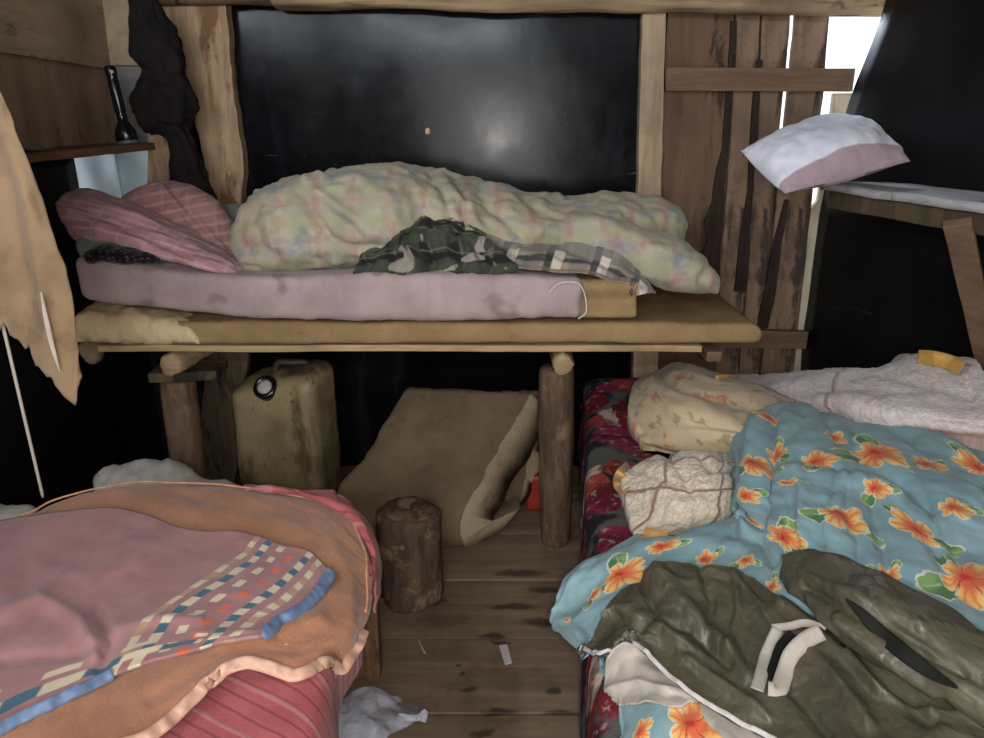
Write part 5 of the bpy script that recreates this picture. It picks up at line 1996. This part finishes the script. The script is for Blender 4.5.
V_, F_, U_ = ribbon([D(u, v, ('fleece', 'creamp'), .012) for u, v in ((716, 378), (728, 377), (740, 378))], .02, .006, 30, wav=.003)
lab(link('yellow_binding', V_, F_, yel, flt, U_), 'yellow satin binding')

# blue hibiscus quilt
rows = [[(680, 440, .458), (735, 425, .458), (757, 411, .61), (785, 403, .655), (808, 405, .66), (850, 420, .64), (920, 434, .66), (984, 452, .68), (1080, 470, .69)],
        [(670, 455, .458), (722, 446, .458), (743, 430, .59), (775, 420, .665), (815, 424, .69), (860, 434, .68), (920, 450, .69), (984, 470, .70), (1080, 490, .71)],
        [(665, 476, .458), (716, 468, .458), (737, 456, .56), (764, 450, .655), (810, 455, .69), (860, 462, .69), (920, 478, .70), (984, 500, .70), (1090, 520, .71)],
        [(660, 502, .458), (715, 500, .458), (736, 492, .54), (764, 488, .64), (810, 492, .68), (860, 500, .685), (920, 520, .69), (984, 545, .69), (1100, 575, .70)],
        [(640, 530, .458), (700, 528, .462), (738, 520, .53), (765, 518, .62), (810, 528, .665), (870, 545, .68), (930, 570, .68), (1000, 600, .69), (1110, 640, .70)],
        [(572, 566, .46), (600, 553, .50), (640, 541, .53), (690, 534, .55), (740, 533, .575), (800, 552, .645), (870, 580, .67), (940, 615, .68), (1120, 700, .70)],
        [(553, 600, .415), (575, 578, .48), (620, 570, .53), (680, 566, .55), (740, 570, .58), (800, 592, .64), (870, 625, .66), (960, 670, .68), (1130, 760, .70)],
        [(550, 622, .36), (566, 618, .43), (600, 612, .50), (670, 612, .54), (740, 620, .57), (800, 645, .62), (880, 690, .65), (1000, 760, .68), (1130, 840, .70)],
        [(560, 634, .33), (580, 640, .40), (606, 650, .47), (670, 660, .52), (740, 675, .56), (800, 705, .60), (880, 760, .64), (1000, 840, .68), (1100, 930, .70)],
        [(616, 700, .43), (626, 694, .47), (650, 688, .50), (700, 700, .53), (760, 735, .56), (820, 780, .60), (900, 840, .64), (1000, 920, .68)],
        [(622, 742, .43), (628, 735, .47), (660, 728, .51), (710, 745, .54), (780, 790, .57), (840, 840, .60), (920, 900, .64), (1000, 980, .68)],
        [(622, 800, .42), (632, 795, .46), (670, 790, .50), (720, 800, .54), (790, 850, .57), (850, 900, .60), (920, 980, .62), (1000, 1050, .66)]]
qf = [([(758, 420), (752, 450), (748, 500), (745, 530)], 7, .026), ([(775, 415), (770, 440), (765, 480), (760, 525)], 5, -.024), ([(790, 500), (794, 540)], 4, -.010), ([(820, 520), (826, 560)], 4, -.010), ([(850, 470), (846, 500), (850, 530)], 4, -.010), ([(780, 470), (840, 476), (900, 490)], 7, .012), ([(818, 405), (830, 425), (840, 440)], 5, -.012), ([(838, 470), (834, 490), (832, 505)], 4, -.012),
      ([(872, 500), (884, 540), (892, 580)], 5, -.016), ([(900, 480), (940, 510), (960, 560)], 6, -.014), ([(790, 450), (800, 490), (798, 530)], 8, .012), ([(850, 440), (880, 470), (930, 500)], 8, -.010), ([(855, 520), (860, 560)], 4, -.010),
      ([(905, 430), (945, 445), (984, 470)], 6, .010), ([(560, 610), (580, 592), (600, 575)], 6, -.012), ([(640, 545), (690, 542), (738, 548)], 6, .010), ([(735, 535), (760, 540), (770, 560)], 5, -.014), ([(930, 540), (950, 580), (984, 610)], 7, -.012)]
quiltm0 = m_plain('tmp', (100, 140, 155))
def puffs(V, uv):
    V = inroom(V)
    n_ = normals(V)
    if float(np.mean(n_[..., 2])) < 0:
        n_ = -n_
    w_ = np.stack([uv[..., 0], uv[..., 1], 0 * uv[..., 0]], -1)
    s_ = uv[..., 0] + .03 * fbm(w_ * 5, 2, 131)
    t_ = uv[..., 1] + .03 * fbm(w_ * 5 + 9, 2, 132)
    q = np.abs(np.sin(PI * s_ / .16)) ** .45 * (.55 + .45 * np.abs(np.sin(PI * t_ / .21)) ** .5)
    k_ = np.clip((V[..., 2] - .47) / .06, 0, 1)
    return V + n_ * (.013 * (q - .6) * k_)[..., None]


oq = cloth('quilt', rows, quiltm0, None, 200, 190, .014, [(5, 5, .010), (11, 11, .005), (24, 24, .002)], qf, ('plush', 'peach'), .005, post=puffs, seed=111, tree='quilt')
FL = [(752, 462, 20, .3, 2, 1), (776, 456, 15, 2.0, 2, 1.1), (815, 461, 18, 1.0, 2, 1.2), (834, 437, 11, .5, 0, 1), (876, 452, 25, .2, 3, 1), (926, 464, 18, 1.3, 1, 1), (978, 468, 20, 2.5, 2, 1.2), (874, 489, 14, .8, 2, 1.3),
      (838, 513, 21, .1, 2, 1), (783, 538, 27, 1.9, 2, 1), (918, 531, 22, 2.8, 2, 1.2), (953, 507, 16, .9, 1, 1.3), (965, 578, 30, .4, 3, 1), (888, 577, 12, 1.7, 3, 1.2), (784, 482, 12, .1, 1, 2.2), (768, 418, 14, 2.2, 1, 1.3),
      (744, 496, 15, 1.1, 1, 1.2), (752, 522, 12, 2.4, 1, 1.4), (833, 560, 10, .3, 1, 1), (618, 574, 21, .5, 3, 1), (592, 596, 12, 1.4, 2, 1), (660, 546, 16, .2, 1, 2.0), (704, 561, 9, 1.2, 1, 1), (690, 722, 30, .9, 1, 1), (566, 620, 7, .3, 0, 1), (772, 586, 12, 2.1, 1, 1), (640, 733, 12, 1.3, 2, 1.2), (745, 560, 12, .4, 2, 1.3)]
print_layers(oq, GRIDS['quilt'], FL)
qm = m_hibiscus((118, 148, 154), (140, 170, 176))
oq.data.materials[0] = qm
bpy.data.materials.remove(quiltm0)
tag(oq, 'light blue quilt with big orange hibiscus flowers over the right bed', 'quilt')

# olive jacket thrown over the quilt
nyl = m_nylon()
onq = ('quilt', 'plush')
Dj = lambda u, v, l=.02: D(u, v, onq, l, .55)
jk = thing('jacket', 'olive nylon jacket with pale grey lining thrown over the blue quilt', 'jacket', (.6, 1.2, .6))
rows = [[Dj(610, 601), Dj(640, 576, .03), (672, 563, .60), (705, 564, .615), (740, 570, .62), (772, 590, .64), (830, 622, .66), (900, 655, .68), (1010, 710, .70)],
        [Dj(601, 622), (640, 598, .575), (690, 585, .605), (725, 592, .61), (765, 610, .63), (815, 640, .65), (880, 680, .67), (1020, 760, .70)],
        [Dj(590, 640, .03), (635, 618, .56), (690, 612, .59), (740, 625, .60), (785, 650, .62), (835, 685, .64), (900, 730, .66), (1020, 800, .70)],
        [Dj(586, 646, .03), (625, 632, .545), (670, 640, .57), (715, 660, .58), (770, 695, .60), (825, 735, .62), (900, 790, .66), (1010, 860, .70)],
        [Dj(584, 650, .028), (604, 656, .51), (627, 639, .535), (655, 662, .55), (690, 694, .555), (735, 722, .57), (800, 760, .59), (880, 830, .64), (990, 900, .68)]]
jf = [([(842, 625), (870, 650), (895, 680), (940, 700), (968, 702)], 6, -.030), ([(850, 650), (880, 690), (930, 712)], 6, .014), ([(640, 580), (655, 610), (630, 635)], 6, -.014), ([(700, 566), (712, 600), (708, 640)], 5, -.014), ([(660, 570), (680, 600), (720, 640), (750, 680)], 7, .014), ([(735, 575), (740, 610), (730, 650)], 5, .012), ([(650, 620), (690, 630), (730, 665)], 5, -.012), ([(620, 610), (660, 625), (700, 655)], 5, .010),
      ([(800, 640), (840, 680), (870, 730)], 8, .014), ([(770, 660), (800, 700), (830, 740)], 6, -.012), ([(850, 640), (890, 680), (930, 720)], 8, -.016), ([(690, 660), (730, 690), (770, 720)], 5, .010), ([(780, 600), (830, 640), (880, 690)], 6, .012)]
jshell = cloth('shell', rows, nyl, jk, 170, 130, .006, [(6, 6, .012), (5, 9, .009, .6), (8, 5, .006, -.5), (13, 13, .003)], jf, onq, .010, seed=112, tree='jacket')
# sleeve
rings = []
zs = .70
for u1, v1, u2, v2, z in ((783, 556, 782, 580, .68), (790, 553, 786, 586, .69), (803, 552, 800, 596, .70), (830, 560, 828, 614, .715), (865, 574, 862, 638, .725), (905, 592, 905, 666, .73), (950, 612, 955, 698, .735), (1000, 640, 1010, 730, .74), (1050, 668, 1060, 765, .74)):
    a, b = atZ(u1, v1, z), atZ(u2, v2, z)
    c = (a + b) / 2
    hw = (b - a) / 2
    hh = min(.055, .5 * np.linalg.norm(hw))
    rings.append(sring(c + A([0, 0, -.01]), hw * .98, (0, 0, hh), 24, .9))
jsleeve = bag('sleeve', rings, nyl, jk, 80, 120, [(6, .012), (13, .005)], [([(800, 585), (850, 612), (900, 640), (960, 670)], 5, -.014), ([(800, 570), (850, 595), (920, 625)], 5, .010), ([(838, 618), (880, 655), (930, 700)], 5, .012), ([(870, 600), (930, 640), (980, 680)], 5, -.008)], 113, tree='sleeve', post=inroom)
slit = [D(u, v, ('sleeve',), .005, .7) for u, v in ((846, 599), (862, 614), (882, 634), (904, 653), (930, 672), (958, 688))]  # shade of the gap under the sleeve, laid on as a dark strip
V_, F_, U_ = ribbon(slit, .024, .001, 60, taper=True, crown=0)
lab(link('sleeve_shade_strip', V_, F_, m_plain('sleeve_shade_dark', (22, 23, 18), .8, .2), jsleeve, U_), 'dark strip of painted sleeve shade')
lin_m = m_cloth('pale_grey_lining', (150, 142, 132), (176, 168, 158), 10, 500, .2, .6, .1)
onj = ('jacket', 'quilt', 'plush')
Dl = lambda u, v, l=.006: D(u, v, onj, l, .5)
rows = [[Dl(606, 655), Dl(626, 641), Dl(650, 660), Dl(676, 684), Dl(700, 702)],
        [(605, 672, .47), (626, 662, .50), (650, 672, .52), (668, 688, .53), (690, 705, .53)],
        [(607, 695, .43), (624, 690, .47), (643, 690, .50), (660, 698, .52), (680, 708, .53)],
        [(621, 722, .42), (628, 716, .45), (636, 704, .49), (650, 702, .51), (668, 708, .52)]]
lflap = cloth('lining_flap', rows, lin_m, jk, 60, 50, .004, [(14, 14, .006)], [([(612, 690), (640, 682), (670, 690)], 4, .01)], ('quilt', 'plush'), .006, seed=114)
rows = [[Dl(700, 703), Dl(735, 724), Dl(770, 742), Dl(800, 762)], [Dl(702, 712), Dl(730, 732), Dl(765, 752), Dl(790, 768)], [Dl(708, 724), Dl(730, 745), Dl(755, 760), Dl(780, 776)]]
cloth('inner_facing', rows, lin_m, jk, 50, 20, .004, [(14, 14, .003)], (), ('quilt', 'plush'), .006, seed=115)
gV, gU, gN = GRIDS['jacket']
e = gV[-1, :120] + gN[-1, :120] * .003
white_zip = m_plain('white_zip_tape', (206, 200, 196), .6, .3, .6, 300.0)
V_, F_, U_ = ribbon(e, .008, .004, 160, wav=.002)
lab(link('zipper', V_, F_, white_zip, jshell, U_), 'white zip along the front edge')
jpt = lambda u, v: D(u, v, ('jacket',), .006, .6)
V_, F_, U_ = ribbon([jpt(u, v) for u, v in ((778, 629), (772, 642), (766, 656), (762, 672), (757, 690))], .020, .003, 40)
lab(link('pocket_welt', V_, F_, lin_m, jshell, U_), 'pale grey welt')
V_, F_, U_ = ribbon([jpt(u, v) for u, v in ((772, 628), (790, 626), (806, 623), (826, 629))], .013, .003, 30)
lab(link('pocket_welt', V_, F_, lin_m, jshell, U_), 'pale grey welt')
V_, F_, U_ = ribbon([jpt(u, v) for u, v in ((822, 632), (806, 640), (792, 654), (785, 672), (778, 690), (768, 690))], .026, .003, 40)
lab(link('pocket_lining', V_, F_, lin_m, jshell, U_), 'pale grey pocket lining')
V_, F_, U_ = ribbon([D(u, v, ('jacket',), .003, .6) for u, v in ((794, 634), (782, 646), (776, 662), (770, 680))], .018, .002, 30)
link('pocket_shade_strip', V_, F_, m_plain('pocket_shade_dark', (24, 24, 22), .9, .1), jshell, U_)  # shade inside the pocket, painted as a dark strip on the shell

# ------------------------------------------------------------------ right shelf and pillow
sh = thing('wall_shelf', 'weathered grey plank shelf with a slanted brace on the right wall', 'shelf', (1.3, 2.1, 1.2))
fx = lambda y: 1.16 + (2.65 - y) * .137
P = [A([fx(2.68), 2.68, 1.268]), A([fx(1.0), 1.0, 1.262]), A([wallx(1.0) - .012, 1.0, 1.262]), A([wallx(2.70) - .012, 2.70, 1.272])]
a_ = np.linspace(0, 1, 60)[None, :, None]
b_ = np.linspace(0, 1, 16)[:, None, None]
V = (1 - b_) * ((1 - a_) * P[0] + a_ * P[1]) + b_ * ((1 - a_) * P[3] + a_ * P[2])
V[..., 2] += .004 * fbm(V * 5, 3, 120)
Nz = np.zeros_like(V)
Nz[..., 2] = 1
V_, F_, U_ = shell(V, Nz, .024)
o = link('shelf_board', V_, F_, wood_grey, sh, tree='shelfR')
V_, F_ = plank((fx(2.66) + .035, 2.66, 1.215), (fx(1.0) + .035, 1.0, 1.21), .06, .022, (-1, -.13, 0), .003, 30, .002, 121)
link('rail', V_, F_, wood_dark, sh)
t0 = atZ(957, 222, 1.228)
t1 = atRW(986, 352, .03)
V_, F_ = plank(t1 + (t1 - t0) * .15, t0, .062, .025, (-.6, -.8, 0), .003, 20, .002, 122)
link('brace', V_, F_, wood_rail, sh)

pl = MB('white_pillowcase')
ux, uy, uz = pl.sep(pl.uv)
pn = pl.noise(pl.obj, 7, 4, .6)
pc = pl.mix(pl.smooth(pn, .3, .7), lin((192, 192, 206)), lin((222, 222, 232)))
pc = pl.mix(1.0 - pl.smooth(uy, .034, .040), pc, pl.mix(pn, lin((150, 130, 138)), lin((172, 152, 158))))
pcm = pl.done(pc, .85, pl.bump(pl.noise(pl.obj, 26, 4, .6), .35, .006), .15, .1)
cA, cB, cC, cD = atY(741, 151, 2.62), atY(846, 120, 2.84), atY(911, 161, 2.46), atY(785, 194, 2.40)
cB = A([min(cB[0], wallx(cB[1]) - .05), cB[1], cB[2]])
nP = 70
aa = np.linspace(-1, 1, nP)[None, :]
bb = np.linspace(-1, 1, nP)[:, None]
Vt, Vbm = [], []
# edges pulled in between the four corners
pin = -.015
ax_ = aa * (1 - pin * (1 - bb ** 2)) * np.ones_like(bb)
by_ = bb * (1 - pin * (1 - aa ** 2)) * np.ones_like(aa)
s_, t_ = (ax_ + 1) / 2, (by_ + 1) / 2
base = ((1 - t_)[..., None] * ((1 - s_)[..., None] * cD + s_[..., None] * cC) + t_[..., None] * ((1 - s_)[..., None] * cA + s_[..., None] * cB))
prof = ((1 - np.abs(aa) ** 2.4) * (1 - np.abs(bb) ** 2.4)) ** .55
Nb = np.cross(cC - cD, cA - cD)
Nb /= np.linalg.norm(Nb)
if Nb[2] < 0:
    Nb = -Nb
wr = .010 * fbm(base * 8, 3, 123) + .004 * fbm(base * 22, 2, 124)
Vt = base + Nb * ((.115 * prof) + wr * (prof > .2))[..., None]
Vb2 = base - Nb * ((.055 * prof) + wr * .5)[..., None]
VV = np.vstack([Vt.reshape(-1, 3), Vb2.reshape(-1, 3)])
n_ = nP * nP
F = gridfaces(nP, nP, 0) + gridfaces(nP, nP, n_, True)
ring = list(range(nP)) + [j * nP + nP - 1 for j in range(1, nP)] + [(nP - 1) * nP + i for i in range(nP - 2, -1, -1)] + [j * nP for j in range(nP - 2, 0, -1)]
for a, b in zip(ring, ring[1:] + ring[:1]):
    F.append((b, a, a + n_, b + n_))
L1, L2 = np.linalg.norm(cC - cD), np.linalg.norm(cA - cD)
uvp = np.stack([s_ * L1, t_ * L2], -1).reshape(-1, 2)
o = link('pillow', VV, F, pcm, None, np.vstack([uvp, uvp]), tree='wpillow')
fixn(o)
tag(o, 'white pillow with a mauve band lying on the plank shelf at the right wall', 'pillow')

# ------------------------------------------------------------------ light
sun = bpy.data.worlds.new('daylight')
scn.world = sun
sun.use_nodes = True
bgn = sun.node_tree.nodes['Background']
bgn.inputs[0].default_value = (.86, .93, 1.0, 1)
bgn.inputs[1].default_value = 2.2


def area(name, loc, target, sx, sy, power, col):
    l = bpy.data.lights.new(name, 'AREA')
    l.shape = 'RECTANGLE'
    l.size, l.size_y = sx, sy
    l.energy = power
    l.color = col
    o = bpy.data.objects.new(name, l)
    COL.objects.link(o)
    o.location = loc
    o.rotation_euler = (Vector(target) - Vector(loc)).to_track_quat('-Z', 'Y').to_euler()
    return o


area('doorway_daylight', (0.0, YF + .01, 1.05), (0.0, 3.0, .85), 1.4, 1.9, 60, (1.0, .965, .94))
area('eave_daylight', (-.58, YF + .02, 2.30), (-.58, 3.0, 1.4), 1.7, .16, 46, (.85, .93, 1.0))
area('side_sheen_lamp', (XL - .01, .9, 2.11), (1.5, 1.2, 1.3), 1.8, .13, 26, (.85, .93, 1.0))  # added lamp at the left wall top, lengthens the sheen on the back sheeting
area('gap_daylight', (1.34, 3.25, 1.93), (.75, 1.5, .6), .14, .22, 8, (.72, .84, 1.0))
fl = bpy.data.lights.new('phone_flash', 'POINT')
fl.energy = 44
fl.shadow_soft_size = .008
fl.color = (1.0, .96, .92)
fo = bpy.data.objects.new('phone_flash', fl)
COL.objects.link(fo)
fo.location = (.045, -.01, 1.46)

vs = scn.view_settings
vs.view_transform = 'Standard'
vs.look = 'None'
vs.gamma = 1.0
vs.use_curve_mapping = False
vs.exposure = -0.2
